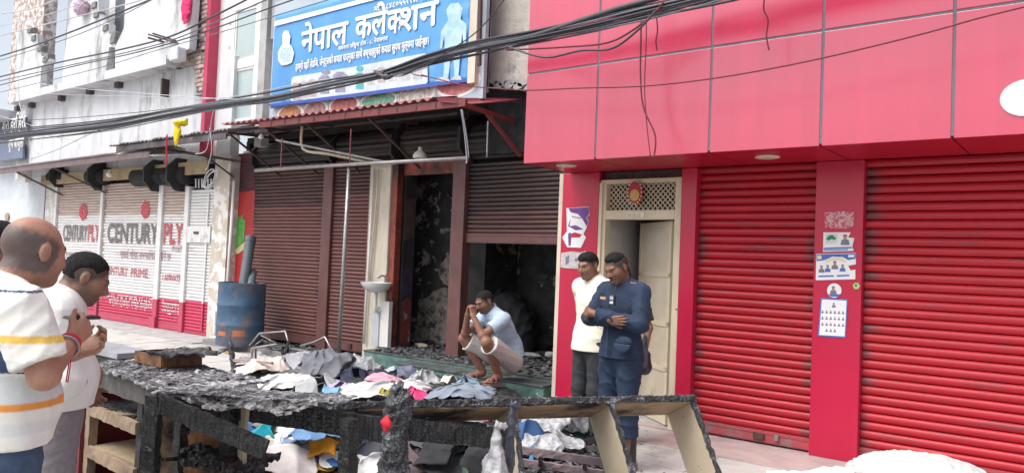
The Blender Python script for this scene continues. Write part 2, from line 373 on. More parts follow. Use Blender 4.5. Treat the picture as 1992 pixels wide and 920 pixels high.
def shutter(root, x0, x1, Y, z0, z1, p, mats, rail=.12, railm=None, label=None, tilt=0., dz=0.):
    """roller shutter: bottom rail mesh with one child per slat; mats = [(z_below, material), ...]"""
    w = x1-x0; o = Vector(root['_o'])
    mb = MB().box(x0, x1, Y-.018, Y+.015, z0, z0+rail); mb.box(x0, x1, Y-.024, Y-.019, z0+rail*.1, z0+rail*.22); mb.box(x0, x1, Y-.024, Y-.019, z0+rail*.75, z0+rail*.9)
    part = mb.build('roller_shutter', railm or mats[0][1], root)
    if label: part['label'] = label
    part['_o'] = tuple(o); ms = [(zb, slat_mesh('slat', w-.004, p, m)) for zb, m in mats]; z = z0+rail+.002; i = 0
    while z < z1:
        me = next((q for zb, q in ms if z < zb), ms[-1][1])
        s = bpy.data.objects.new('slat', me); COL.objects.link(s); s.parent = part
        s.location = ((x0+x1)/2-o.x, Y-o.y+random.uniform(-.0015,.0015), z-o.z); s.rotation_euler = (random.uniform(-.02,.02), random.uniform(-.0006,.0006), 0)
        z += p; i += 1
    return part
def corr(x0, x1, yf, yb, zf, zb, pitch=.076, amp=.011, th=.004, zf1=None, zb1=None, jag=0.):
    """corrugated sheet, ridges running front to back"""
    mb = MB(); n = max(2, int((x1-x0)/pitch*6)); zf1 = zf if zf1 is None else zf1; zb1 = zb if zb1 is None else zb1; row = []
    rg = random.Random(int(x0*100)); vs = []
    for i in range(n+1):
        t = i/n; x = x0+(x1-x0)*t; c = amp*math.sin(2*math.pi*x/pitch); j = jag*math.sin(i*.13)*math.sin(i*.037+1)
        vs += [(x, yf+j, zf+(zf1-zf)*t+c), (x, yb, zb+(zb1-zb)*t+c), (x, yf+j, zf+(zf1-zf)*t+c-th), (x, yb, zb+(zb1-zb)*t+c-th)]
    fs = []
    for i in range(n):
        a, b = 4*i, 4*i+4; fs += [(a, b, b+1, a+1), (a+2, a+3, b+3, b+2), (a, a+2, b+2, b), (a+1, b+1, b+3, a+3)]
    fs += [(0,1,3,2), (4*n, 4*n+2, 4*n+3, 4*n+1)]
    return mb.add(vs, fs)
# ================================================================ ground
g = MB(); g.add([(-90,-60,-.012),(60,-60,-.012),(60,60,-.012),(-90,60,-.012)], [(0,1,2,3)])
struct(g.build('street', mat('dusty_street', (.42,.40,.38), (.34,.32,.31), 2, .9, .4, 40, c3=(.24,.23,.22), sc3=.9, t3=.6, w3=.15)))
pv = struct(MB().box(-24,2.5,5.05,8.2,-.10,-.02).build('pavement', GREYW)); pv['_o'] = (0,0,0)
xx = -23.6; rs = random.Random(3)
while xx < 2.2:
    wd = rs.uniform(1.05,1.35); yy = 5.05
    for dp in (.66,.66,.62):
        x0, x1, y0, y1 = xx+.008, xx+wd-.008, yy+.008, yy+dp-.008; h = rs.uniform(-.004,.004)
        MB().box(x0, x1, y0, y1, -.03, .0+h).build('paving_slab', CONC, pv, bevel=.004); yy += dp
    xx += wd
tk = MB().box(-5.0, 2.4, 6.99-.0, 7.2, -.02, .055); st = struct(MB().box(-4.2,2.4,6.99,7.3,-.02,.012).build('threshold_strip', PINKC))
struct(MB().box(-3.38,2.4,6.35,6.98,-.02,.012).build('cement_strip', PINKC))
led = struct(MB().box(-20.5,-12.2,7.3,7.74,-.02,.012).add([(-20.5,7.02,.003),(-12.3,7.02,.003),(-12.3,7.3,.012),(-20.5,7.3,.012),(-20.5,7.02,-.02),(-12.3,7.02,-.02),(-12.3,7.3,-.02),(-20.5,7.3,-.02)],[(0,1,2,3),(0,4,5,1),(1,5,6,2),(3,2,6,7),(0,3,7,4)]).build('cement_ledge', GREYW))
struct(MB().box(-12.25,-8.30,7.18,7.95,-.02,.075).build('shop_ledge', mat('sooty_cement', (.30,.29,.29), (.20,.19,.19), 3, .85, .4, 30, c3=(.06,.06,.06), sc3=2, t3=.55, w3=.15), bevel=.01))
# ================================================================ red building
RB = thing('red_building', 'red panel clad shop building with closed red roller shutters, beside the burnt shop', 'building', (-1.9,7.2,0))
for x0, x1 in ((-4.81,-4.34),(-3.39,-3.23),(-2.10,-1.70)):
    MB().box(x0, x1, 7.0, 7.45, .012, 2.585).build('pillar', ACPP, RB, bevel=.006)
MB().box(-4.862,-4.813,7.01,7.9,.0,2.585).build('edge_strip', CREAMW, RB)
MB().box(-3.41,-3.37,6.996,6.999,1.185,1.20).build('cladding_joint', JOINT, RB)
SL1 = mat_slat('red_shutter_slat', (.45,.012,.027), (.36,.010,.021), (.15,.04,.045), 1.13, .07)
SL2 = mat_slat('red_shutter_slat_wide', (.47,.012,.027), (.38,.010,.021), (.15,.04,.045), 3.1, .09)
RAILR = mat('rubbed_red_rail', (.44,.06,.08), (.34,.07,.08), 6, .6, .2, 40, c3=(.22,.15,.14), sc3=5, t3=.52, w3=.1)
s1 = shutter(RB, -3.23, -2.10, 7.10, .03, 2.58, .0745, [(99, SL1)], .11, RAILR)
s2 = shutter(RB, -1.70, 1.40, 7.10, .03, 2.58, .0745, [(99, SL2)], .11, RAILR)
for x in (-2.42,): MB().box(x,x+.035,7.05,7.08,.075,.125).build('lock_hasp', STEEL, s1)
MB().box(-2.62,-2.52,7.055,7.08,.06,.115).build('lock_plate', RUST, s1)
MB().box(-3.23,1.6,7.2,7.4,.0,2.6).build('inner_wall', DARKG, RB)
fx = [-4.715,-3.872,-2.738,-1.82,-.92,.0,.92]; G = .010
for i in range(len(fx)-1):
    for z0, z1 in ((2.585,3.49),(3.49,4.45),(4.45,5.3)):
        MB().box(fx[i]+(G if i else 0), fx[i+1]-G, 6.15, 6.19, z0+(G if z0>2.6 else 0), z1-G).build('fascia_panel', ACP, RB, bevel=.003)
    MB().box(fx[i]+(G*.7 if i else 0), fx[i+1]-G*.7, 6.195, 6.99, 2.585, 2.60).build('soffit_panel', SOFF, RB)
MB().box(-4.70,1.6,6.1545,6.7,2.603,5.29).build('joint_backing', JOINT, RB)
MB().box(-4.715,-4.702,6.192,7.6,2.585,5.3).build('side_panel', ACP, RB)
MB().box(-4.70,1.6,6.70,9.0,2.604,5.28).build('upper_block', ACPP, RB)
LAMP = mat('frosted_lamp_disc', (.72,.66,.52), (.66,.60,.46), 5, .3)
for px in ((1102,321),(1493,304)):
    c = PZ(*px, 2.583); d = MB().lathe([(.10,0),(.105,-.012),(.085,-.018),(.0,-.018)], c, 24).build('ceiling_light', LAMP, RB, True)
c = P(1998,190,6.14); MB().poly([(c.x+.155*math.cos(a)*1.0, 6.149, c.z+.125*math.sin(a)) for a in np.linspace(0,2*math.pi,28)[:-1]], (0,-.012,0)).build('sign_disc', WPLAST, RB)
# doorway
DF = CREAM
MB().box(-4.335,-4.26,7.02,7.12,.0,2.50).box(-3.465,-3.395,7.02,7.12,.0,2.50).box(-4.26,-3.465,7.02,7.12,2.455,2.50).box(-4.26,-3.465,7.02,7.12,2.08,2.175).build('door_frame', DF, RB, bevel=.004)
MB().box(-4.335,-4.30,7.0,7.019,.0,2.47).build('frame_moulding', DF, RB)
tr = MB().box(-4.258,-3.467,7.10,7.11,2.176,2.454).build('transom', mat('dark_transom_mesh', (.05,.035,.03), (.03,.022,.02), 20, .8), RB)
for s in (1,-1):
    k = -6
    for k in range(-8, 22):
        xa = -4.26+k*.055; pts = []
        for z in (2.175, 2.455):
            pts.append((xa+(z-2.175 if s > 0 else 2.455-z)*.95, z))
        (xA, zA), (xB, zB) = pts
        lo, hi = -4.258, -3.467
        def cl(xA, zA, xB, zB):
            out = []
            for (x, z, x2, z2) in ((xA,zA,xB,zB),(xB,zB,xA,zA)):
                if x < lo: t = (lo-x)/(x2-x); z += (z2-z)*t; x = lo
                elif x > hi: t = (hi-x)/(x2-x); z += (z2-z)*t; x = hi
                out.append((x, z))
            return out
        if max(xA,xB) <= lo or min(xA,xB) >= hi: continue
        (xA,zA),(xB,zB) = cl(xA,zA,xB,zB)
        if abs(xA-xB) < .02: continue
        MB().bar((xA, 7.085+.006*s, zA), (xB, 7.085+.006*s, zB), .010, .005, (0,1,0)).build('lattice_strip', DF, tr)
MB().box(-4.32,-3.40,7.06,7.3,2.502,2.58).build('rubble_lintel', mat('rough_lintel', (.10,.06,.055), (.05,.03,.03), 16, .9, 1.0, 45), RB)
# open door leaf, hinged at the right jamb, swung inwards
H0 = Vector((-3.50,7.13,0)); dv = Vector((-math.cos(math.radians(37)), math.sin(math.radians(37)), 0)); nv = Vector((dv.y,-dv.x,0))
def leaf(a, b, z0, z1, off, th): return MB().poly([H0+dv*a+Vector((0,0,z0))+nv*off, H0+dv*b+Vector((0,0,z0))+nv*off, H0+dv*b+Vector((0,0,z1))+nv*off, H0+dv*a+Vector((0,0,z1))+nv*off], nv*th)
dl = leaf(0,.76,.03,2.07,-.035,.035).build('door_leaf', mat('cream_sheet_door', (.60,.53,.42), (.52,.45,.35), 3, .5, .1, 20, c3=(.40,.33,.25), sc3=4, t3=.62, w3=.1), RB)
for a, b, z0, z1 in ((.0,.76,.03,.09),(.0,.76,.55,.60),(.0,.76,1.0,1.05),(.0,.76,1.5,1.545),(.0,.76,2.02,2.07),(.0,.05,.09,2.02),(.71,.76,.09,2.02)):
    MB().v; leaf(a, b, z0, z1, -.036, -.010).build('door_rail', DF, dl)
leaf(.62,.78,1.12,1.16,-.047,-.012).build('door_bolt', STEEL, dl); leaf(.70,.75,.98,1.18,-.048,-.010).build('bolt_plate', STEEL, dl)
MB().box(-4.33,-4.31,7.13,9.5,.0,2.55).build('passage_wall', mat('pale_wall_tile', (.62,.60,.56), (.56,.54,.50), 3, .3), RB)
for k in range(7):
    for j in range(4): MB().box(-4.309,-4.304,7.14+j*.31,7.14+j*.31+.303,.03+k*.31,.03+k*.31+.303).build('wall_tile', _M['pale_wall_tile'], RB)
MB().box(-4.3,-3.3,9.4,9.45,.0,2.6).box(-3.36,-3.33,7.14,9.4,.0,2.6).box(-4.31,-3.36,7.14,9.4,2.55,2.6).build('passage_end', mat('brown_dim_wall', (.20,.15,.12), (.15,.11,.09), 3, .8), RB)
MB().box(-4.31,-3.36,7.13,9.4,-.02,.02).build('passage_floor', GREYW, RB)
# number plate, oval ornament
npl = MB().box(-4.0,-3.80,7.008,7.0195,2.095,2.15).build('number_plate', mat('ivory_plate', (.72,.68,.55), (.66,.62,.5), 9, .5), RB)
text('0115 12', 'plate_number', mat('faint_ink', (.30,.22,.18), None, 9), npl, (-3.985,7.006,2.105), (1,0,0), (0,0,1), .045)
om = thing('door_ornament', 'oval red and yellow ornament hanging above the cream doorway', 'ornament', (-3.90,6.98,2.25))
def disc(cx, cz, rx, rz, y, th, n=24, a0=0, a1=2*math.pi):
    return [(cx+rx*math.cos(a), y, cz+rz*math.sin(a)) for a in np.linspace(a0, a1, n, endpoint=(a1-a0) < 6.2)]
MB().poly(disc(-3.90,2.355,.085,.125,6.985,.02), (0,.02,0)).build('backing', mat('ornament_red', (.40,.02,.02), (.3,.02,.02), 9, .5), om)
MB().poly(disc(-3.90,2.325,.055,.06,6.975,.012), (0,.012,0)).build('medallion', mat('ornament_yellow', (.55,.36,.10), (.45,.3,.08), 9, .5), om)
for a in np.linspace(0, 2*math.pi, 18, endpoint=False): MB().lathe([(0.001,-.01),(.010,0),(0.001,.01)], (-3.90+.08*math.cos(a), 6.978, 2.355+.12*math.sin(a)), 6).build('bead', WPLAST, om, True)
# posters on the pillars
INK = mat('blue_print', (.05,.12,.40), (.08,.18,.45), 20, .7); DK = mat('dark_print', (.14,.14,.20), (.22,.20,.26), 20, .7); GRN = mat('green_print', (.02,.26,.12), None, 9, .7); SKINP = mat('printed_skin', (.45,.28,.18), None, 12, .7)
PUR = mat('purple_print', (.12,.04,.22), (.2,.08,.3), 14, .7); YEL = mat('cream_print', (.75,.66,.40), (.7,.6,.5), 12, .7)
def pq(px, Y): return [P(x, y, Y) for x, y in px]
def poster(name, label, px, Y=6.996, m=None, cat='poster', th=.002, grp=None):
    pts = pq(px, Y); L = min(pts, key=lambda p: p.z); o = thing(name, label, cat, tuple(L), grp)
    MB().poly(pts, (0,-th,0)).build('sheet', m or PAPER, o); return o
def onp(o, name, px, m, lift=.0006, Y=6.994): return MB().poly(pq(px, Y-lift), (0,-.0006,0)).build(name, m, o)
def circ(cx, cy, rx, ry, n=18): return [(cx+rx*math.cos(a), cy-ry*math.sin(a)) for a in np.linspace(0, 2*math.pi, n, endpoint=False)]
def bust(o, cx, cy, s, mb=DK, mh=SKINP, lift=.001):
    onp(o, 'figure', [(cx-s,cy+s*1.5),(cx-s*.8,cy+s*.5),(cx-s*.3,cy+s*.25),(cx+s*.3,cy+s*.25),(cx+s*.8,cy+s*.5),(cx+s,cy+s*1.5)], mb, lift)
    onp(o, 'head', circ(cx, cy-s*.2, s*.45, s*.55, 12), mh, lift+.0008)
    onp(o, 'hair', circ(cx, cy-s*.55, s*.45, s*.28, 10), DK, lift+.0016)
a = poster('torn_notice', 'small torn white notice with green tree emblem and portrait on red pillar', [(1602,452),(1655,452),(1650,462),(1662,463),(1658,480),(1661,488),(1601,490)])
onp(a,'emblem',[(1606,474),(1605,455),(1629,454),(1629,473)],mat('pale_print',(.66,.7,.68),None,9,.7)); onp(a,'emblem_tree',[(1607,465),(1612,458),(1620,457),(1627,464),(1623,467),(1618,465),(1612,468)],GRN,.0013)
bust(a,1644,463,9); onp(a,'caption',[(1602,482),(1657,480),(1657,483),(1602,485)],INK); onp(a,'caption',[(1602,486),(1650,484.5),(1650,486.5),(1602,488)],INK)
a = poster('event_poster', 'wide blue and cream poster with a row of portraits on red pillar', [(1588,494),(1665,492),(1665,514),(1650,517),(1655,526),(1664,524),(1664,543),(1587,545)])
onp(a,'header',[(1588.5,495),(1664.5,493),(1664.5,503),(1650,506),(1640,500),(1620,499),(1604,506),(1588.5,508)],INK); onp(a,'arch',[(1604,508),(1614,502),(1626,500),(1638,502),(1648,508),(1644,511),(1626,505),(1608,511)],YEL,.0013)
for i, (bx, by, s) in enumerate(((1598,521,6),(1610,520,6),(1624,513,7),(1639,519,6))): bust(a,bx,by,s,INK if i % 2 else DK)
onp(a,'badge',[(1590,497),(1598,497),(1598,504),(1590,504)],YEL,.0013); onp(a,'badge',[(1650,496),(1662,495.5),(1662,500),(1650,500.5)],PAPER,.0013)
onp(a,'caption',[(1592,536),(1622,535),(1622,538),(1592,539)],INK); onp(a,'caption',[(1628,535),(1652,534),(1652,537),(1628,538)],INK)
a = poster('round_sticker', 'round white and blue sticker with one portrait on red pillar', circ(1623,565,14,14,22)); onp(a,'band',[(1611,572),(1635,572),(1630,577),(1617,577)],INK); bust(a,1621,562,7)
a = poster('green_sticker', 'small pale green sticker at right edge of red pillar', circ(1666,556,7,7,6), m=mat('lime_print',(.45,.62,.20),None,9,.7)); onp(a,'mark',circ(1665,555,2.4,3,8),GRN)
a = poster('portrait_sheet', 'blue bordered white sheet with rows of tiny portraits on red pillar', [(1597,579),(1649,582),(1645,657),(1591,653)], m=mat('blue_border',(.03,.20,.58),None,9,.6))
onp(a,'inner_sheet',[(1599,582),(1647,584.5),(1643,654),(1593.5,651)],PAPER)
bust(a,1622,592,4,lift=.0014)
for r in range(4):
    for c2 in range(6 if r < 3 else 3): bust(a,1600+c2*8+(8 if r == 3 else 0),605+r*12+c2*.4,2.6,DK if (r+c2) % 3 else INK,lift=.0014)
MB().v
for nm, lab, px in (('paste_patch','scraped rectangle of pale paste residue high on red pillar',[(1604,414),(1640,411),(1661,413),(1660,440),(1645,445),(1622,444),(1605,442)]),):
    o = tag(MB().poly(pq(px,6.9985),(0,-.0008,0)).build(nm, mat('paste_residue',(.50,.10,.14),(.62,.42,.43),40,.8,lo=.47,hi=.53,stretch=(1,1,1)),None), lab, 'paper residue')
a = poster('purple_poster','torn purple and white poster on left red pillar',[(1102,405),(1146,402),(1147,418),(1141,424),(1146,430),(1140,446),(1135,455),(1140,462),(1130,482),(1104,481),(1098,470),(1094,462),(1103,450)])
onp(a,'header',[(1106,405),(1145.5,403),(1146,417),(1140,424),(1145,431),(1141,440),(1133,426),(1124,416),(1110,413)],PUR); onp(a,'print',[(1105,440),(1110,425),(1108,440),(1120,438),(1135,446),(1120,448)],PUR)
onp(a,'print',[(1105,455),(1109,452),(1112,455),(1110,478),(1106,478)],PUR); onp(a,'caption',[(1112,420),(1130,424),(1130,426),(1112,422)],DK); onp(a,'bare_patch',[(1108,456),(1118,452),(1132,456),(1128,462),(1112,462)],ACPP,.0005)
a = poster('paper_remnant','ragged grey white paper remnant low on left red pillar',[(1092,492),(1112,489),(1130,491),(1140,488),(1140,515),(1137,523),(1105,522),(1090,520)],m=mat('dirty_paper',(.62,.60,.58),(.42,.38,.38),30,.9)); onp(a,'print',[(1100,500),(1108,496),(1106,512),(1100,516)],DK); onp(a,'print',[(1118,503),(1130,500),(1128,506),(1119,509)],DK)
# ================================================================ burnt shop building (middle)
BB = thing('burnt_shop_building', 'two storey white building with a fire blackened open shop at street level', 'building', (-8.5,7.9,0))
YS = 7.9
BSL = mat_slat('brown_shutter_slat', (.17,.068,.062), (.125,.05,.046), (.055,.04,.04), 1.95, .10, .42)
BSL2 = mat_slat('sooty_brown_slat', (.10,.042,.038), (.06,.028,.026), (.015,.013,.013), 2.1, .25, .5)
BSL3 = mat_slat('scorched_slat', (.045,.024,.022), (.03,.017,.016), (.012,.011,.011), 2.1, .35, .5)
b1 = shutter(BB, -12.02, -10.06, YS, .125, 3.05, .060, [(2.35,BSL),(99,BSL2)], .15, BROWNP)
b2 = shutter(BB, -9.82, -8.98, YS, .125, 3.05, .060, [(2.5,BSL),(99,BSL2)], .15, BROWNP)
for x in (-11.3,): MB().lathe([(.0,-.004),(.03,-.004),(.03,.004),(0,.004)],(x,7.87,.2),12).build('rail_boss', RUST, b1)
pk = MB().box(-9.30,-9.22,7.855,7.88,.17,.24); pk.build('padlock', RUST, b2)
MB().box(-10.055,-9.825,7.84,7.97,.10,3.05).build('shutter_post', BROWNP, BB, bevel=.006)
MB().box(-8.975,-8.895,7.86,7.97,.10,3.05).build('shutter_post', BROWNP, BB)
MB().box(-12.5,-12.03,7.93,8.05,.0,3.4).build('side_wall', GREYW, BB)
MB().box(-8.89,-8.44,7.80,8.15,.0,3.02).build('pier', CREAMW, BB, bevel=.01)
MB().box(-8.435,-8.32,7.83,7.95,.27,2.98).build('jamb', ORANGE, BB, bevel=.004)
MB().box(-8.30,-7.22,7.93,7.97,2.80,3.0).build('header_panel', ORANGE, BB)
MB().box(-7.215,-6.985,7.82,7.97,.27,3.02).build('shutter_post', BROWNP, BB, bevel=.006)
b3 = shutter(BB, -6.98, -4.98, YS, 1.83, 2.92, .060, [(2.25,BSL2),(99,BSL3)], .13, BROWNP)
# rolled coils and hoods over the openings
def coil(x0, x1, yc, zc, r, m, nm='shutter_coil', sec=(100, 262), steps=9):
    part = None
    for i in range(steps):
        a0 = math.radians(sec[0]+(sec[1]-sec[0])*i/steps); a1 = math.radians(sec[0]+(sec[1]-sec[0])*(i+.93)/steps); am = (a0+a1)/2
        pts = [(yc+r*math.cos(a0), zc+r*math.sin(a0)), (yc+(r+.013)*math.cos(am), zc+(r+.013)*math.sin(am)), (yc+r*math.cos(a1), zc+r*math.sin(a1)), (yc+(r-.012)*math.cos(a1), zc+(r-.012)*math.sin(a1)), (yc+(r-.012)*math.cos(a0), zc+(r-.012)*math.sin(a0))]
        mb = MB().poly([(x0,y,z) for y,z in pts], (x1-x0,0,0))
        if part is None: part = mb.build(nm, m, BB)
        else: mb.build('slat', m, part)
    return part
coil(-12.0,-10.0,8.12,3.28,.26,BSL3); coil(-9.8,-8.5,8.12,3.28,.26,BSL3); coil(-8.3,-7.1,8.10,3.28,.27,BSL3); coil(-6.95,-4.95,8.10,3.22,.29,BSL2)
hood = mat('hood_plate', (.02,.02,.025), (.035,.033,.035), 6, .6)
def oct_(x, yc, zc, r, th, nm='coil_end_plate', m=None, root=None): return MB().poly([(x, yc+r*math.cos(math.radians(22.5+45*k)), zc+r*math.sin(math.radians(22.5+45*k))) for k in range(8)], (th,0,0)).build(nm, m or hood, root or BB)
for x, yc, zc, r in ((-9.93,8.1,3.25,.33),(-8.42,8.05,3.25,.36),(-7.06,8.05,3.25,.37),(-12.05,8.1,3.25,.33)): oct_(x, yc, zc, r, .05)
# shop room
MB().box(-12.5,-4.85,7.995,11.6,.10,.268).build('shop_floor', BLACK, BB)
RW = SOOTY
MB().box(-8.40,-8.305,7.99,8.22,.268,3.6).build('room_wall', mat('scorched_side_wall', (.02,.02,.022), (.04,.036,.035), 3, .9, .4, 30, c3=(.16,.045,.04), sc3=1.4, t3=.62, w3=.05), BB)
MB().box(-12.5,-7.45,8.75,8.85,.0,3.6).build('room_wall', RW, BB); MB().box(-7.45,-7.35,8.75,9.6,.0,3.6).build('room_wall', RW, BB); MB().box(-7.35,-6.1,9.55,9.65,.0,3.6).build('room_wall', RW, BB)
MB().box(-6.1,-6.0,9.55,11.6,.268,3.6).build('room_wall', RW, BB)
MB().box(-6.0,-4.7,11.5,11.6,.268,3.6).build('room_wall', RW, BB)
MB().box(-4.93,-4.85,7.99,11.6,.268,3.6).build('room_wall', BLACK, BB)
MB().box(-8.4,-4.72,7.99,11.6,3.6,3.7).box(-12.5,-8.4,8.0,9.65,3.55,3.65).box(-12.6,-12.5,8.05,9.65,.0,3.6).box(-8.5,-8.4,8.16,8.22,.0,3.6).build('room_ceiling', BLACK, BB)
PATCH = mat('bare_plaster_patch', (.30,.26,.23), (.16,.14,.125), 7, .9, .4, 30, c3=(.03,.03,.03), sc3=6, t3=.48, w3=.12)
def blob(cx, cz, rx, rz, seed, n=40, rag=.3):
    rg = random.Random(seed); ph = [rg.uniform(0,6.3) for _ in range(5)]
    out = []
    for i in range(n):
        a = 2*math.pi*i/n; k = 1+rag*sum(math.sin((j+2)*a+ph[j])/(j+2) for j in range(5))+rg.uniform(-.06,.06); out.append((cx+rx*k*math.cos(a), cz+rz*k*math.sin(a)))
    return out
for i, (px, py, rx, rz) in enumerate(((850,600,.42,.26),(845,640,.5,.22),(870,525,.16,.2),(925,545,.35,.28),(962,530,.25,.22),(1000,505,.14,.2))):
    yw = 8.75 if px < 900 else 9.55
    c = P(px, py, yw); MB().poly([(x, yw-.001-.002*(i % 3), z) for x, z in blob(c.x, max(c.z,.45), rx, rz, i)], (0,-.006-.002*i,0)).build('plaster_patch', PATCH, BB)
for i, (px, py, rx, rz) in enumerate(((1020,600,.10,.45),(1035,650,.09,.2),(985,600,.07,.4))):
    c = P(px, py, 11.5); MB().poly([(x, 11.498, z) for x, z in blob(c.x, max(c.z,.5), rx, rz, 20+i, rag=.15)], (0,-.02,0)).build('plaster_patch', mat('smoked_plaster', (.14,.09,.08), (.09,.06,.055), 5, .9), BB)
for i in range(34):                                  # small flakes left on the soot
    c = P(random.uniform(815,885), random.uniform(380,610), 8.75); MB().poly([(x, 8.745, z) for x, z in blob(c.x, c.z, random.uniform(.008,.05), random.uniform(.01,.06), 40+i, 14)], (0,-.004,0)).build('paint_flake', PATCH, BB)
MB().poly([(-8.303,y,z) for y,z in ((8.0,.3),(8.2,.3),(8.2,.95),(8.1,1.0),(8.0,.92))],(.006,0,0)).build('wall_panel', mat('blistered_red_paint', (.20,.035,.03), (.12,.03,.028), 10, .8, .4, 40, c3=(.30,.25,.24), sc3=9, t3=.6, w3=.05), BB)
MB().poly([(-8.303,y,z) for y,z in ((8.0,1.0),(8.2,1.08),(8.2,1.45),(8.0,1.4))],(.005,0,0)).build('wall_panel', mat('dusky_violet_paint', (.045,.035,.07), (.03,.025,.05), 8, .7), BB)
MB().poly([(-8.303,y,z) for y,z in ((8.0,1.85),(8.2,1.9),(8.2,2.5),(8.0,2.45))],(.005,0,0)).build('wall_panel', mat('smoked_brown_paint', (.09,.06,.05), (.06,.04,.035), 8, .8), BB)
# steps in green marble
STP = thing('marble_steps', 'low green marble steps covered with soot in front of the burnt shop', 'steps', (-6.5,7.2,0))
MB().box(-8.28,-4.94,7.30,7.99,-.01,.262).build('step', MARBLE, STP, bevel=.006); MB().box(-8.285,-4.94,7.29,7.99,.2625,.284).build('tread_slab', SOOTM, STP, bevel=.005)
MB().box(-7.30,-4.94,6.97,7.285,-.01,.222).build('step', MARBLE, STP, bevel=.006); MB().box(-7.32,-4.94,6.955,7.287,.2225,.245).build('tread_slab', SOOTM, STP, bevel=.005)
MB().box(-8.60,-7.335,6.98,7.28,-.01,.075).build('step', MARBLE, STP, bevel=.006); MB().box(-8.62,-7.335,6.965,7.28,.060,.093).build('tread_slab', SOOTM, STP, bevel=.005)
# upper storey
MB().box(-12.5,-4.75,8.36,8.46,3.02,3.83).box(-12.5,-4.75,7.82,8.36,3.70,3.83).build('sooted_lintel', BLACK, BB)
UW = [(-13.30,-12.86,3.3,7.2),(-11.93,-6.55,3.84,7.2),(-12.86,-11.93,3.835,3.86),(-12.86,-11.93,6.03,7.2)]
mb = MB()
for x0,x1,z0,z1 in UW: mb.box(x0,x1,7.8,8.0,z0,z1)
mb.build('upper_wall', WHITE, BB)
mb = MB().box(-12.86,-11.93,7.77,7.85,3.86,3.93).box(-12.86,-11.93,7.77,7.85,5.97,6.03).box(-12.86,-12.74,7.77,7.85,3.93,5.97).box(-12.06,-11.93,7.77,7.85,3.93,5.97).box(-12.74,-12.06,7.77,7.85,4.88,5.03)
wn = mb.build('window', WPLAST, BB, bevel=.008); PANE = mat('pale_window_glass', (.42,.50,.50), (.36,.44,.45), 2, .06, spec=.8)
for z0,z1 in ((3.93,4.88),(5.03,5.97)):
    MB().box(-12.70,-12.10,7.80,7.815,z0+.04,z1-.04).build('pane', PANE, wn); MB().box(-12.738,-12.70,7.785,7.83,z0,z1).box(-12.10,-12.062,7.785,7.83,z0,z1).box(-12.70,-12.10,7.785,7.83,z0,z0+.04).box(-12.70,-12.10,7.785,7.83,z1-.04,z1).build('sash', WPLAST, wn)
for z in (4.15,4.6,5.3,5.75): MB().box(-12.95,-12.90,7.79,7.80,z,z+.06).build('hinge', GREYW, BB)
MB().box(-11.75,-11.55,7.65,7.80,3.4,7.2).build('pilaster', GREYW, BB)
MB().box(-11.50,-10.7,7.70,7.795,5.25,7.2).build('shade_panel', mat('grey_blue_sheet', (.35,.37,.42), (.28,.30,.34), 3, .5), BB)
MB().box(-13.42,-13.30,7.60,7.9,3.35,7.2).build('corner_strip', mat('pink_red_strip', (.55,.05,.12), None, 5, .5), BB)
wmb = [P(958,-30,7.55), P(1040,-30,7.55)]
rag = [(962,158),(970,166),(980,160),(990,166),(1000,158),(1008,168),(1018,162),(1030,172)]
MB().poly([P(958,-90,7.55), P(953,158,7.55)]+[P(x,y,7.55) for x,y in rag]+[P(1045,165,7.55),P(1050,-90,7.55)],(0,.2,0)).build('bare_wall', mat('stained_cement_wall', (.52,.49,.45), (.40,.37,.34), 3, .85, .4, 30, c3=(.14,.13,.13), sc3=2.2, t3=.60, w3=.14), BB)
for i,(x,y) in enumerate(rag): 
    c = P(x,y,7.56); MB().poly([(q,7.54,z) for q,z in blob(c.x,c.z,.07,.05,60+i,12)],(0,.12,0)).build('plaster_chunk', GREYW, BB)
MB().box(-6.6,-4.74,7.78,7.9,3.0,7.2).build('sooted_recess', BLACK, BB)
MB().box(-6.72,-6.42,7.35,7.55,3.83,7.2).build('dark_column', mat('navy_sooted_column', (.06,.07,.10), (.04,.045,.06), 5, .7), BB)
MB().box(-6.40,-6.28,7.12,7.3,3.79,7.2).build('frame_post', CREAMW, BB)
MB().tube([P(935,-20,7.08),P(932,128,7.08)],.03).build('down_pipe', RUST, BB)
# ---- hanging signs
SG = thing('food_signboard', 'old signboard strip with dishes of food, half hidden under the blue banner', 'signboard', (-8.5,7.2,3.6))
MB().box(-10.68,-6.20,7.20,7.26,3.60,5.6).build('board', mat('faded_signboard', (.45,.52,.58), (.38,.44,.50), 2, .5), SG)
for i,(px,py,rx,rz,c) in enumerate(((563,222,.33,.15,(.55,.26,.10)),(612,214,.30,.14,(.46,.25,.24)),(668,205,.34,.15,(.48,.16,.14)),(735,196,.40,.12,(.22,.46,.34)),(808,184,.36,.14,(.66,.64,.58)),(888,160,.40,.20,(.62,.20,.20)))):
    c0 = P(px,py,7.19); MB().poly(disc(c0.x,c0.z,rx,rz,7.196,0,26),(0,.003,0)).build('dish_print', WPLAST, SG); MB().poly(disc(c0.x,c0.z,rx*.86,rz*.82,7.193,0,26),(0,.002,0)).build('food_print', mat('food_print_%d' % i, c, tuple(v*.55 for v in c), 16, .6, lo=.4, hi=.6), SG)
    if i < 5: MB().box(c0.x+rx+.02,c0.x+rx+.035,7.193,7.199,3.62,3.9).build('divider_print', GREYW, SG)
BN = thing('shop_banner', 'blue printed banner with large white shop lettering above the awning', 'banner', (-8.5,7.15,3.84))
BLUE = mat('blue_banner_vinyl', (.10,.33,.66), (.08,.27,.58), 1.5, .4, .05, 8, c3=(.16,.40,.68), sc3=1.2, t3=.55, w3=.25)
mb = MB(); nx, nz = 60, 20; x0, x1, z0, z1 = -10.58, -6.40, 3.86, 5.36; vs = []
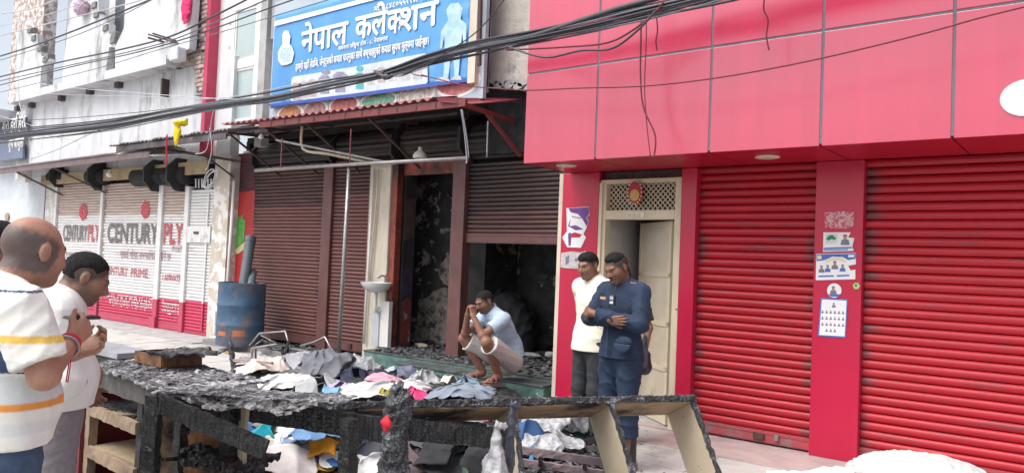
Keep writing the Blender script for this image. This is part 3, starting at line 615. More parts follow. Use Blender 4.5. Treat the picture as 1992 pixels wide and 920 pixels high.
for j in range(nz+1):
    for i in range(nx+1):
        u, v = i/nx, j/nz; rip = .012*math.sin(u*38+v*9)*max(0,(u-.72)/.28)+.008*math.sin(v*40+u*6)*max(0,(u-.8)/.2)
        vs.append((x0+(x1-x0)*u, 7.15-.012*math.sin(math.pi*u)*math.sin(math.pi*v)-abs(rip)*.5+rip, z0+(z1-z0)*v-.04*u+.02*math.sin(u*3)))
mb.add(vs, [(j*(nx+1)+i, j*(nx+1)+i+1, (j+1)*(nx+1)+i+1, (j+1)*(nx+1)+i) for j in range(nz) for i in range(nx)])
sh = mb.build('sheet', BLUE, BN, True); so_ = sh.modifiers.new('thickness','SOLIDIFY'); so_.thickness = .003
LW = mat('white_lettering', (.82,.82,.80), (.78,.78,.76), 9, .5); YB = 7.126
def bt(body, px, size, bold=0, m=LW, width=None, half=None, name='lettering'):
    return text(body, name, m, BN, P(px[0],px[1],YB), (1,0,0), (0,0,1), size, .0, 1., bold, None, half, width)
def wpx(xa, xb, y): return (P(xb,y,YB)-P(xa,y,YB)).x
bt('नेपाल',(585,104),.50,.022,width=wpx(583,671,95)); bt('कले',(690,78),.50,.022,width=wpx(688,748,75))
bt('क',(752,68),.50,.022,width=wpx(752,776,68),half=.62); bt('शन',(776,64),.50,.022,width=wpx(776,849,60))
bt('जयनगर तिकुना टोल - ८, नेपालगंज',(658,99),.085,.004,width=wpx(658,753,90))
bt('हाम्रो यहाँ लेडिज, जेन्ट्सको कपडा पाउनुका साथै बच्चाहरुको कपडा सुपथ मूल्यमा पाईन्छ।',(575,138),.15,.006,width=wpx(574,829,115))
bt('मो. ९८४८०५५११४, ९८१',(728,24),.11,.005,width=wpx(728,834,12))
def bq(name, px, m, lift=.001): return MB().poly(pq(px, YB-lift),(0,-.0008,0)).build(name, m, BN)
bq('top_border',[(534,52),(535,42),(700,0),(860,-40),(860,-32),(700,8)],LW)
bq('picture_strip',[(567,155),(570,150),(690,130),(826,104),(831,108),(832,160),(826,166),(690,186),(570,199),(565,195)],mat('faded_strip_print',(.62,.67,.72),(.48,.54,.62),7,.6))
GREYB = mat('garment_print_grey',(.30,.30,.38),(.2,.2,.28),12,.6); TEALP = mat('garment_print_teal',(.10,.42,.45),None,9,.6); PALE = mat('garment_print_pale',(.55,.55,.56),(.40,.40,.44),14,.6); WARM = mat('garment_print_warm',(.50,.40,.36),(.36,.30,.30),12,.6)
def coat(cx, cy, s, m, lift=.003):
    bq('garment_print',[(cx-s*.3,cy-s),(cx+s*.3,cy-s),(cx+s*.75,cy-s*.6),(cx+s*.6,cy-s*.2),(cx+s*.45,cy-s*.3),(cx+s*.5,cy+s),(cx-s*.5,cy+s),(cx-s*.45,cy-s*.3),(cx-s*.6,cy-s*.2),(cx-s*.75,cy-s*.6)],m,lift)
for cx,cy,s,m in ((578,178,17,WARM),(593,175,17,PALE),(608,172,17,WARM),(632,165,18,GREYB),(662,160,20,GREYB),(700,158,16,TEALP),(722,150,16,PALE),(742,146,15,WARM),(765,143,15,PALE),(790,140,17,PALE),(812,136,18,PALE)): coat(cx,cy,s,m)
bq('hat_print',circ(634,141,9,5),GREYB,.004); bq('round_print',circ(700,134,7,6),TEALP,.004)
bq('figure_print',[(864,70),(860,95),(856,95),(858,62),(872,40),(868,20),(876,8),(892,6),(900,16),(896,38),(908,48),(906,90),(902,92),(899,62),(896,100),(892,148),(884,150),(882,105),(878,105),(872,152),(862,153),(866,100)],mat('pale_figure_print',(.28,.48,.66),(.46,.62,.72),6,.6),.002)
bq('shoe_print',[(846,158),(858,150),(872,153),(876,160)],PALE,.003); bq('shoe_print',[(876,156),(884,148),(896,148),(898,156)],PALE,.003)
bq('logo_print',[(550,85),(549,68),(554,60),(561,61),(565,72),(563,86),(568,92),(572,104),(568,122),(560,126),(548,128),(541,118),(541,102),(546,92)],LW,.002)
bq('logo_print',[(546,98),(554,92),(566,94),(569,106),(565,120),(552,123),(544,114)],mat('dotted_print',(.10,.32,.60),(.75,.78,.8),70,.6,lo=.48,hi=.52),.003)
bq('bottom_border',[(524,208),(524,203),(690,182),(911,152),(911,159),(690,189)],mat('deep_blue_print',(.04,.10,.42),None,6,.5),.002)
bq('dot_print',circ(549,191,4,4,12),LW,.002)
# ---- awning over the burnt shop
AW = thing('red_tin_awning', 'dark red corrugated tin awning on steel angle frame over the burnt shop', 'awning', (-8.6,6.8,3.4))
TIN = mat('red_oxide_tin', (.26,.04,.06), (.17,.035,.045), 5, .5, .1, 30, c3=(.07,.035,.035), sc3=2, t3=.58, w3=.15)
corr(-11.30,-6.62,6.74,7.78,3.60,3.80,.155,.020,zf1=3.545,zb1=3.80).build('tin_sheet', TIN, AW, True)
MB().add([P(850,191,6.72),P(1012,193,7.7),P(1012,197,7.7),P(905,204,6.78),P(852,198,6.72)],[(0,1,2,3,4)]).build('flat_sheet', TIN, AW).modifiers.new('thickness','SOLIDIFY').thickness = .006
MB().bar((-10.30,6.79,3.515),(-6.10,6.79,3.455),.04,.085).build('front_beam', REDSTEEL, AW)
for i in range(12):
    x = -10.0+i*.34; MB().box(x,x+.03,6.765,6.77,3.48-(x+10)*.014,3.56-(x+10)*.014).build('beam_cleat', RUST, AW)
for x,dy in ((-11.2,0),(-10.2,0),(-9.2,0),(-7.9,0)):
    MB().bar((x,6.80,3.47),(x-.02,7.78,3.52),.035,.035).build('rafter', RUST, AW)
    MB().bar((x,6.86,3.44),(x+.02,7.84,2.88),.03,.03).build('brace', RUST, AW)
MB().bar((-6.12,6.80,3.43),(-6.12,7.75,3.40),.05,.05).build('side_beam', REDSTEEL, AW); MB().bar((-6.12,7.2,3.40),(-6.02,7.78,2.95),.04,.04).build('brace', REDSTEEL, AW)
MB().bar((-11.25,7.3,3.52),(-6.7,7.3,3.47),.03,.03).build('purlin', RUST, AW)
MB().bar((-10.1,6.95,3.30),(-8.3,7.75,2.95),.03,.03).build('brace', STEEL, AW)
AD = thing('dark_tin_awning', 'sagging grey black corrugated tin awning beside the red one, carrying yellow cloth', 'awning', (-13,6.9,3.4))
GTIN = mat('weathered_grey_tin', (.12,.10,.11), (.07,.055,.06), 5, .5, .1, 30, c3=(.20,.15,.14), sc3=3, t3=.6, w3=.1)
corr(-15.45,-11.28,6.88,7.66,3.53,3.70,.105,.018,zf1=3.55,zb1=3.72,jag=.05).build('tin_sheet', GTIN, AD, True)
MB().box(-15.2,-11.4,6.90,6.93,3.40,3.50).build('front_flashing', GTIN, AD)
pa, pb, pc = P(278,281,6.95), P(352,281,6.95), P(470,315,7.75)
MB().bar(pa, P(450,262,6.95), .04, .05).build('front_beam', RUST, AD); MB().bar(P(278,283,6.95), pc, .035, .045).build('slant_arm', RUST, AD); MB().bar(P(395,300,7.3),P(455,345,7.75),.03,.03).build('brace', RUST, AD)
for px in ((462,270),(508,268)): 
    c = P(px[0],px[1],7.0); MB().lathe([(.012,.06),(.03,.04),(.05,-.01),(.0,-.03)],c,10).build('insulator', WPLAST, AD, True)
# ================================================================ left building with balcony
LB = thing('balcony_building', 'weathered whitewashed building with a balcony and shuttered plywood shop below', 'building', (-16.5,7.75,0))
YL = 7.75
WSL = mat_slat('white_shutter_slat', (.74,.73,.73), (.66,.65,.65), (.40,.33,.28), 2.3, .06, .5)
WSLT = mat_slat('rust_stained_slat', (.58,.49,.44), (.44,.34,.29), (.30,.18,.14), 2.3, .06, .5)
PSL = mat_slat('crimson_painted_slat', (.56,.045,.11), (.48,.035,.09), (.40,.16,.19), 2.3, .06, .5)
PRAIL = mat('crimson_rail', (.52,.06,.12), (.44,.06,.11), 6, .5, c3=(.3,.15,.15), sc3=4, t3=.62, w3=.1)
sx = [-19.85,-17.50,-14.95,-13.95]; WPOST = mat('white_post_paint', (.74,.74,.74), (.64,.63,.62), 5, .5, c3=(.35,.28,.25), sc3=3, t3=.62, w3=.1)
zr = .575
shs = []
for x0,x1,zt in ((-19.80,-17.55,2.98),(-17.42,-15.03,2.92),(-14.84,-14.02,2.84),(-13.86,-13.08,2.66)):
    shs.append(shutter(LB, x0, x1, YL, .02, zt, .0615, [(zr,PSL),(2.25,WSL),(99,WSLT if x1 < -14 else WSL)], .15 if x1 < -14 else .05, PRAIL))
for x0,x1,zt in ((-17.54,-17.43,2.9),(-15.02,-14.85,2.84),(-14.01,-13.87,2.78)):
    MB().box(x0,x1,YL-.06,YL+.05,zr,zt).build('shutter_post', WPOST, LB, bevel=.008); MB().box(x0,x1,YL-.06,YL+.05,.0,zr-.002).build('post_base', PRAIL, LB, bevel=.008)
MB().box(-19.92,-19.81,YL-.06,YL+.05,.0,2.95).build('shutter_post', WPOST, LB)
MB().box(-15.06,-14.84,YL-.09,YL-.061,.0,.24).build('post_shoe', PRAIL, LB)
dd = MB().box(-13.87,-13.07,YL-.05,YL-.018,1.72,2.02).build('lock_plate', WPOST, LB); MB().box(-13.62,-13.46,YL-.07,YL-.051,1.88,1.92).build('latch', RUST, dd)
MB().box(-13.24,-13.20,YL-.04,YL-.018,2.02,2.62).box(-13.24,-13.20,YL-.04,YL-.018,.6,1.72).build('guide_rail', WPOST, LB); MB().box(-13.24,-13.20,YL-.04,YL-.018,.1,.598).build('guide_base', PRAIL, LB)
MB().box(-20.6,-13.0,YL+.08,YL+.3,.0,3.2).build('shop_back', DARKG, LB)
# painted shop lettering, broken at every slat joint
def lt(body, pxa, xb, size, m, bold=0, width=True, sh=None, name='painted_lettering', z=None):
    o = P(pxa[0],pxa[1],YL-.02); w = (P(xb,pxa[1],YL-.02)-o).x
    return text(body, name, m, LB, o, (1,0,0), (0,0,1), size, .0, 1., bold, None, None, w, (.172+.0615*100-o.z, .0615, .010))
GRP = mat('grey_brush_paint', (.10,.09,.09), (.20,.18,.18), 30, .7); RDP = mat('red_brush_paint', (.50,.06,.09), (.42,.08,.1), 30, .7); FNT = mat('faded_violet_paint', (.28,.16,.22), (.40,.26,.32), 30, .8); WHP = mat('white_brush_paint', (.75,.70,.72), (.66,.55,.58), 30, .7)
lt('CENTURY',(208,470),305,.56,GRP,.05); lt('PLY',(317,473),354,.56,RDP,.045)
lt('CENTURY',(122,467),168,.50,GRP,.04); lt('PLY',(170,468),192,.50,RDP,.04)
lt('प्लाई बोर्ड सनमाईका पाईने छ',(233,500),332,.20,FNT,.008); lt('CENTURY',(204,532),248,.24,RDP,.010); lt('PRIME',(254,537),287,.24,RDP,.010); lt('LAMINATES',(316,545),354,.18,RDP,.008); lt('सेन्चुरी',(333,487),355,.11,FNT,.004)
lt('बन्सल ट्रेडर्स एण्ड हार्डवेयर',(212,590),300,.19,WHP,.008); lt('SHUTTERING',(202,578),300,.13,WHP,.006); lt('नेपालगंज',(314,598),352,.16,WHP,.008); lt('जमुनाह',(314,606),352,.12,WHP,.006); lt('प्लाई',(124,497),150,.12,GRP,.004)
for cx,cy in ((162,412),(283,408)):
    for k in range(7):
        a = 2*math.pi*k/7; r0 = (7,11) if k else (0,0)
        c = P(cx+5.0*math.cos(a),cy-10*math.sin(a),YL-.021); MB().poly(disc(c.x,c.z,.085,.085,YL-.0215-.0006*k,0,10),(0,-.0005,0)).build('painted_emblem', RDP, LB)
# hoods over the coils
for px,py,r,ln in ((110,343,.28,.5),(190,343,.34,.5),(300,342,.34,.9),(345,340,.34,.5)):
    c = P(px,py,7.6); oct_(c.x, 7.68, c.z, r, .05, 'coil_end_plate', hood, LB); MB().tube([(c.x-ln,7.7,c.z),(c.x+ln*.6,7.7,c.z)],r*.55,14).build('coil_drum', BLACK, LB, True)
MB().box(-20.5,-13.1,7.58,7.62,2.98,3.22).build('cornice_board', mat('ochre_board', (.42,.33,.20), (.34,.26,.16), 4, .7, c3=(.2,.16,.1), sc3=3, t3=.6, w3=.1), LB)
c = P(213,340,7.4); MB().lathe([(.0,-.06),(.05,-.04),(.065,0),(.05,.04),(.02,.07),(.02,.1)],c,14).build('lamp_bulb', WPLAST, LB, True)
# pier with peeling paint
MB().box(-13.02,-12.52,7.70,7.95,.0,3.3).build('pier', mat('peeling_pier', (.58,.52,.44), (.48,.42,.36), 4, .85, .5, 25, c3=(.74,.72,.70), sc3=3, t3=.5, w3=.05), LB)
MB().box(-13.05,-12.6,7.72,7.9,3.3,5.12).build('pier_top', OLDWALL, LB)
# wall above, balcony
MB().box(-22.6,-13.44,7.75,8.0,3.2,5.12).build('first_floor_wall', OLDWALL, LB)
MB().box(-22.2,-14.45,7.40,7.75,5.12,5.30).build('balcony_slab', OLDWALL, LB)
MB().box(-22.2,-13.44,8.6,8.8,5.1,8.2).build('rear_wall', mat('dim_grey_wall', (.40,.42,.45), (.32,.34,.37), 3, .85), LB)
for px,py in ((38,216),(66,204),(124,190),(179,181),(235,166)): 
    c = P(px,py,7.74); MB().box(c.x-.09,c.x+.09,7.64,7.752,5.0,5.118).build('beam_end', mat('rotten_beam', (.10,.09,.09), (.06,.05,.05), 9, .9), LB)
MB().box(-15.0,-14.94,7.60,7.752,4.6,4.95).build('drain_spout', RUST, LB)
def wallpoly(px, Y, th, m, nm): return MB().poly(pq(px, Y), (0,th,0)).build(nm, m, LB)
# stepped parapets of the balcony
wallpoly([(30,193),(32,60),(52,52),(60,58),(60,66),(72,66),(74,88),(80,90),(80,110),(96,112),(97,118),(80,130),(78,174)],7.42,.14,OLDWALL,'parapet')
wallpoly([(120,164),(130,70),(133,15),(142,0),(190,-30),(192,22),(198,44),(212,46),(212,66),(224,68),(224,92),(212,92),(206,143)],7.42,.14,OLDWALL,'parapet')
wallpoly([(224,138),(224,92),(248,40),(262,-40),(380,-60),(368,95),(345,105),(340,112)],7.42,.14,OLDWALL,'parapet')
BRK = mat('bare_brick', (.42,.26,.22), (.55,.47,.42), 6, .9, .5, 60); DARKB = mat('mouldy_brick', (.16,.16,.16), (.28,.27,.26), 12, .9, .6, 60)
for px,py in ((58,58),(66,74),(78,94),(92,110),(184,10),(188,28),(206,54),(220,78),(88,116),(222,68)):
    c = P(px,py,7.41); MB().box(c.x-.11,c.x+.11,7.38,7.55,c.z-.08,c.z+.06).build('brick', DARKB, LB, bevel=.015)
for i,(px,w,zt) in enumerate(((245,.9,0),(205,.35,0),(150,.1,0))):
    pass
mb = MB(); c0 = P(212,60,7.95); 
MB().box(P(214,60,7.95).x,P(226,60,7.95).x,7.9,8.0,5.1,8.0).build('white_column', WHITE, LB); MB().box(P(190,60,7.95).x,P(212,60,7.95).x,7.95,8.02,5.1,8.0).build('wire_mesh_panel', mat('mesh_grey', (.38,.40,.44), (.25,.27,.30), 40, .8), LB)
MB().box(P(228,40,7.95).x,P(246,40,7.95).x,7.9,7.98,5.9,8.0).build('shutter_leaf', mat('dark_slate', (.10,.11,.13), (.16,.17,.19), 8, .6), LB); MB().box(P(246,40,7.95).x,P(262,40,7.95).x,7.9,7.98,5.3,8.0).build('white_column', WHITE, LB)
MB().box(-23.0,-21.0,7.6,7.9,5.2,8.0).build('brown_column', mat('brown_pitted_wall', (.36,.26,.23), (.66,.62,.60), 7, .9, lo=.45, hi=.55), LB)
# exposed brick corner
zz = 4.55; row = 0; bm_ = [slat_mesh]; Y0 = 7.62
while zz < 7.0:
    xl = -14.55 if zz > 5.1 else -13.78
    x = xl-(.12 if row % 2 else 0)
    while x < -13.44:
        w_ = random.uniform(.20,.25); x1 = min(x+w_, -13.43); xa = max(x, xl+random.uniform(-.05,.08))
        if x1-xa > .05: MB().box(xa, x1-.012, Y0+random.uniform(-.02,.02), 7.9, zz, zz+.072).build('brick', BRK if random.random() < .8 else DARKB, LB, bevel=.008)
        x += w_
    zz += .086; row += 1
MB().box(-14.6,-13.45,7.66,8.4,5.12,7.6).build('brick_core', GREYW, LB); MB().box(-13.8,-13.45,7.66,7.74,4.5,5.12).build('brick_core', GREYW, LB)
c = P(341,105,7.3); MB().box(c.x-.16,c.x+.16,7.25,7.45,c.z-.14,c.z+.12).build('broken_block', OLDWALL, LB, bevel=.03)
for a_, b_ in (((290,68),(395,100)),((298,66),(380,92)),((288,74),(345,90))): MB().bar(P(a_[0],a_[1],7.2),P(b_[0],b_[1],7.62),.05,.03).build('broken_rafter', RUST, LB)
# lower awning of the plywood shop
AL = thing('rusty_tin_awning', 'low rusty grey corrugated tin awning over the plywood shop shutters', 'awning', (-18,6.9,3.3))
RTIN = mat('rust_grey_tin', (.34,.30,.30), (.24,.19,.19), 4, .55, .1, 30, c3=(.20,.12,.10), sc3=2, t3=.55, w3=.15)
corr(-22.5,-15.3,6.92,7.75,3.345,3.55,.095,.016,zf1=3.39,zb1=3.58).build('tin_sheet', RTIN, AL, True)
MB().add([P(208,299,6.95),P(215,290,7.2),P(330,280,7.6),P(362,290,7.5),P(358,300,7.2),P(300,303,6.95)],[(0,1,2,3,4,5)]).build('wall_gap_sheet', WPLAST, AL).modifiers.new('thickness','SOLIDIFY').thickness = .006  # sheet standing in for the bright wall gap below the dark awning
MB().bar((-22.4,6.97,3.27),(-14.0,6.97,3.30),.04,.11).build('front_beam', mat('dull_mauve_steel', (.22,.16,.17), (.15,.11,.11), 6, .6), AL)
for (xa,ya),(xb,yb) in (((25,331),(122,380)),((102,326),(205,375)),((0,333),(45,334))): MB().bar(P(xa,ya,6.97),P(xb,yb,7.68),.035,.035).build('strut', RUST, AL)
# ================================================================ far left shop front
FB = thing('corner_shop_building', 'pale shop front with dark signboard at the far left edge', 'building', (-23,8,0))
MB().box(-30,-20.0,8.05,8.3,.0,5.0).build('wall', mat('pale_blue_wall', (.62,.66,.70), (.54,.58,.62), 3, .8), FB)
MB().box(-30,-22.7,7.2,8.05,4.75,5.0).build('canopy_slab', OLDWALL, FB)
MB().box(-21.2,-21.06,7.95,8.05,.0,3.2).build('door_edge', mat('slate_door_edge', (.10,.10,.14), None, 6), FB)
MB().box(-20.6,-20.0,7.75,8.0,.0,3.2).build('plaster_pier', mat('broken_plaster', (.70,.69,.67), (.45,.42,.40), 6, .9, .5, 25), FB)
SB = thing('dark_signboard', 'dark blue signboard with pale hand lettering at far left edge', 'signboard', tuple(P(20,310,7.6)))
MB().poly(pq([(-40,234),(50,228),(50,262),(-40,270)],7.6),(0,.05,0)).build('board', mat('navy_signboard', (.06,.07,.13), (.10,.11,.17), 6, .6), SB); MB().poly(pq([(-40,276),(43,272),(44,308),(-40,318)],7.6),(0,.05,0)).build('lower_board', mat('slate_blue_signboard', (.14,.17,.26), (.18,.21,.30), 6, .6), SB)
text('श्री हरि हेरी', 'lettering', LW, SB, P(4,258,7.59), (1,0,0), (0,0,1), .5, .0, 1., .01, None, None, (P(48,258,7.59)-P(4,258,7.59)).x); text('शुभ बिजुली', 'lettering', LW, SB, P(16,290,7.59), (1,0,0), (0,0,1), .36, .0, 1., .008, None, None, (P(45,290,7.59)-P(16,290,7.59)).x)
c = P(47,344,7.2); o = thing('meter_box', 'small white electric box under the awning at the far left', 'box', (c.x,c.y,c.z-.2)); MB().box(c.x-.2,c.x+.2,7.15,7.3,c.z-.14,c.z+.14).build('casing', WPLAST, o, bevel=.01); MB().box(c.x+.12,c.x+.15,7.14,7.149,c.z-.02,c.z+.02).build('knob', RUST, o)
o = tag(MB().poly(circ3 := [(P(15,422,8.04).x+.13*math.cos(a),8.03,P(15,422,8.04).z+.11*math.sin(a)) for a in np.linspace(0,2*math.pi,20,endpoint=False)],(0,-.02,0)).build('wall_plaque', mat('plaque_brown',(.35,.18,.15),(.5,.35,.3),20,.6)), 'small round brown plaque on the pale wall at far left', 'plaque')
# ================================================================ overhead cables
CB = mat('black_cable', (.035,.036,.045), (.055,.055,.065), 20, .45); CG = mat('grey_cable', (.16,.17,.20), (.12,.13,.15), 20, .5); CWt = mat('pale_cable', (.55,.56,.60), (.45,.46,.5), 20, .5); CR = mat('maroon_cable', (.16,.015,.03), None, 20, .5)
def smooth(pts, n=6):
    pts = [Vector(p) for p in pts]; out = []
    for i in range(len(pts)-1):
        p0, p1, p2, p3 = pts[max(i-1,0)], pts[i], pts[i+1], pts[min(i+2,len(pts)-1)]
        for k in range(n):
            t = k/n; out.append(.5*((2*p1)+(p2-p0)*t+(2*p0-5*p1+4*p2-p3)*t*t+(3*p1-p0-3*p2+p3)*t**3))
    return out+[pts[-1]]
ncab = 0
def cable(px, Y, r, m, label, name='overhead_cable', grp=None, cat='cable', n=6):
    Ys = Y if isinstance(Y, (list, tuple)) else [Y]*len(px)
    pts = smooth([P(x, y, q) for (x, y), q in zip(px, Ys)], n)
    return tag(MB().tube(pts, r, 6).build(name, m, None, True, loc=tuple(pts[0])), label, cat, grp)
BUND = [(-60,279),(0,267),(190,247),(330,222),(440,203),(530,190),(640,166),(740,146),(830,118),(930,94),(1031,74),(1160,46),(1270,20),(1400,-12),(1500,-40),(1900,-150),(2500,-310),(3200,-500)]
spread = [0,-1,1,2,-2,3,-3,4.5]
nb_ = 15
for i in range(nb_):
    rg = random.Random(100+i); d = (i-(nb_-1)/2)*1.9; ph = rg.uniform(0,6); px = []
    for k,(x,y) in enumerate(BUND):
        fan = 1+1.3*max(0,min(1,(x-1000)/300))-.45*max(0,min(1,(x-600)/150))*max(0,min(1,(900-x)/150)); px.append((x, y+d*fan*(.62+.38*math.sin(k*.8+ph))+rg.uniform(-.6,.6)))
    cable(px, 5.72+rg.uniform(-.05,.05), rg.choice((.006,.008,.010,.012)), rg.choice((CB,CB,CG)), 'one strand of the thick black cable bundle sagging across the whole street front', grp='strands of the thick cable bundle')
cable([(930,92),(1031,72),(1120,44),(1200,18),(1260,2),(1330,-18),(1700,-125),(2400,-330)],5.70,.024,CB,'thickest black cable running up across the red fascia top')
cable([(985,98),(1100,92),(1180,84),(1230,60),(1275,24),(1290,5)],5.66,.009,CR,'slack looped dark cable hanging below the bundle on the red fascia, upper loop')
cable([(985,90),(1030,106),(1070,112),(1130,99),(1190,95),(1240,60),(1275,22)],5.64,.010,CB,'slack looped dark cable hanging below the bundle on the red fascia, lower loop')
cable([(820,146),(900,166),(960,172),(1030,176),(1120,172),(1250,168),(1380,154),(1520,130),(1650,102),(1800,65),(1900,37),(1992,14),(2040,0),(2300,-80),(2700,-220)],5.62,.0065,CR,'long thin dark wire sweeping across the red fascia to the top right')
cable([(1246,0),(1247,60),(1246,150),(1252,210),(1274,262),(1273,300),(1270,306)],5.9,.007,CR,'thin dark wire dangling straight down the red fascia, bent near its end')
cable([(1257,0),(1257,80),(1254,170),(1258,240),(1265,303)],5.9,.0045,CR,'thinnest wire hanging beside the bent dangling wire on red fascia')
cable([(1277,30),(1279,60),(1276,80),(1278,98)],5.9,.006,CR,'short frayed wire end hanging below the cable bundle')
cable([(1487,-5),(1486,20),(1494,40),(1491,70),(1496,98)],5.9,.006,CR,'frayed twisted wire end hanging on the middle red fascia panel')
cable([(380,300),(402,290),(412,230),(420,205),(436,190),(470,200)],[6.9,6.9,6.6,6.2,5.8,5.75],.008,CWt,'white drop wire from the bundle down to the dark awning')
cable([(408,250),(412,290),(404,325),(400,330)],6.9,.008,CWt,'white wire hanging under the dark awning above the coil')
cable([(830,150),(760,120),(860,92),(940,40),(985,0),(1000,-12)][0:1]+[(800,140),(860,108),(930,60),(985,-5)],5.68,.006,CB,'thin black wire climbing over the blue banner to the top')
k = 0
for px, r, m, lab in (([(0,28),(60,18),(110,0),(150,-14)],.010,CWt,'pale cable across the very top left corner of the balcony'),
    ([(0,70),(130,38),(250,8),(320,-14)],.010,CWt,'upper pale cable crossing the grey balcony opening'),
    ([(0,110),(70,88),(140,62),(250,18),(330,-16)],.014,CB,'thick dark cable crossing the stepped balcony parapets'),
    ([(0,118),(130,76),(230,34),(300,-2)],.007,CG,'thin grey wire just under the thick balcony cable'),
    ([(0,150),(110,123),(230,98),(330,72),(410,35),(480,0),(520,-20)],.013,CB,'dark cable from left edge over bricks to the white window top'),
    ([(0,158),(120,131),(240,104),(330,80),(420,44),(500,8),(540,-8)],.009,CG,'grey cable just below the dark cable over the bricks'),
    ([(0,166),(150,128),(260,104),(360,76),(440,48),(520,18),(600,-10)],.009,CB,'dark wire crossing the white window upper pane'),
    ([(0,180),(180,136),(300,100),(420,66),(560,24),(640,0)],.006,CG,'lowest thin wire crossing the white window'),
    ([(0,52),(90,30),(160,6),(200,-8)],.007,CWt,'second pale wire at the top left corner'),
    ([(40,158),(150,172),(250,180),(400,191),(520,196)],.006,CWt,'thin pale wire across the whitewashed wall, upper one'),
    ([(15,176),(120,184),(260,188),(420,192),(600,160),(760,140)],.005,CWt,'thin pale wire across the whitewashed wall, lower one'),
    ([(0,235),(100,232),(200,225),(330,212),(440,194)],.006,CB,'single thin black wire just above the cable bundle at left'),
    ([(0,226),(60,244),(90,262),(150,275)],.006,CWt,'pale wire slanting over the dark signboard'),
    ([(36,160),(38,200),(46,230),(52,255),(62,285),(75,300)],.009,CWt,'white wire dropping past the dark signboard'),
    ([(60,310),(110,292),(160,268),(200,250)],.005,CG,'thin grey wire rising from the rusty awning to the bundle')):
    cable(px, 5.8-.02*(k % 5), r, m, lab); k += 1
# knot on the bundle
c = PD(748,148,1); c = P(748,148,5.66); o = thing('cable_joint', 'dark taped joint knot hanging on the cable bundle over the banner', 'cable joint', tuple(c))
MB().tube(smooth([P(730,140,5.66),P(740,146,5.64),P(752,152,5.65),P(765,146,5.66)]),.022,8).build('tape_wrap', CB, o, True); s_ = SDF(np.array(c)-.09, np.array(c)+.09, .008); s_.ell(P(750,150,5.65),(.045,.03,.035)); s_.ell(P(744,144,5.66),(.03,.03,.03)); s_.wrinkle(.006,60,3); s_.build('knot', CB, o, off=c)
for i in range(7):
    a = P(735+i*3,142,5.63); 
    MB().tube(smooth([P(760,146,5.65),P(775+i*6,150-i*3,5.6),P(800+i*8,142-i*5,5.62),P(830+i*5,132-i*4,5.66)]),.004,5).build('loose_wire', CB, o, True)
# ================================================================ people
SKIN = mat('skin', (1,1,1), (.84,.80,.79), 26, .48, .15, 120, attr='Col', spec=.4)
HAIR = mat('black_hair', (.010,.009,.009), (.022,.020,.020), 90, .85, .4, 160, stretch=(1,1,.4), spec=.2)
HAIRG = mat('greying_hair', (.05,.045,.045), (.16,.15,.15), 120, .6, .6, 160)
def V3(*a): return np.array(a, float)
def rotm(yaw=0, pitch=0, roll=0):
    return np.array(Matrix.Rotation(yaw,3,'Z') @ Matrix.Rotation(pitch,3,'X') @ Matrix.Rotation(roll,3,'Y'))
def lerp(a, b, t): return np.array(a)*(1-t)+np.array(b)*t
STAND = dict(pelvis=(0,0,.93), waist=(0,.0,1.08), chest=(0,.0,1.26), upper=(0,-.015,1.36), neck=(0,-.015,1.43), head=(0,.035,1.575),
    shR=(.185,-.02,1.385), elR=(.23,-.03,1.11), wrR=(.23,.07,.87), shL=(-.185,-.02,1.385), elL=(-.23,-.03,1.11), wrL=(-.23,.07,.87),
    hipR=(.09,0,.90), knR=(.10,.02,.49), anR=(.10,-.02,.08), toR=(.12,.15,.035), hipL=(-.09,0,.90), knL=(-.10,.02,.49), anL=(-.10,-.02,.08), toL=(-.12,.15,.035))
def hand(s, wr, fd, pn, side, curl=.35, sc=1., thumb=None, spread=.06):
    """palm, four unequal fingers of three joints and a thumb from the palm's side"""
    fd = np.array(fd, float); fd /= np.linalg.norm(fd); pn = np.array(pn, float); pn -= fd*(pn@fd); pn /= np.linalg.norm(pn); lat = np.cross(fd, pn)*side
    kn = []
    for i, o in enumerate((-.028,-.009,.010,.028)):
        k = wr+fd*(.085-.006*abs(i-1.2))*sc+lat*o*sc; kn.append(k); s.cap(wr+lat*o*.55*sc, k, .0145*sc, .0115*sc, k=.012)
    for i, L in enumerate((.068,.078,.073,.056)):
        p = kn[i]; d = fd+lat*spread*(i-1.5); d /= np.linalg.norm(d); a = curl
        for j, f in enumerate((.46,.30,.24)):
            c_, s_ = math.cos(a), math.sin(a); dd = d*c_+pn*s_; q = p+dd*L*f*sc; s.cap(p, q, (.0092-.0009*j)*sc, (.0085-.0009*j)*sc, k=.004); p = q; a += curl
    t0 = wr+fd*.025*sc-lat*.026*sc; td = (fd*.75-lat*.6+pn*.35) if thumb is None else np.array(thumb, float); td = td/np.linalg.norm(td)
    t1 = t0+td*.042*sc; t2 = t1+(td*.7+fd*.5)/np.linalg.norm(td*.7+fd*.5)*.032*sc; s.cap(t0, t1, .0145*sc, .0105*sc, k=.012); s.cap(t1, t2, .010*sc, .008*sc, k=.004)
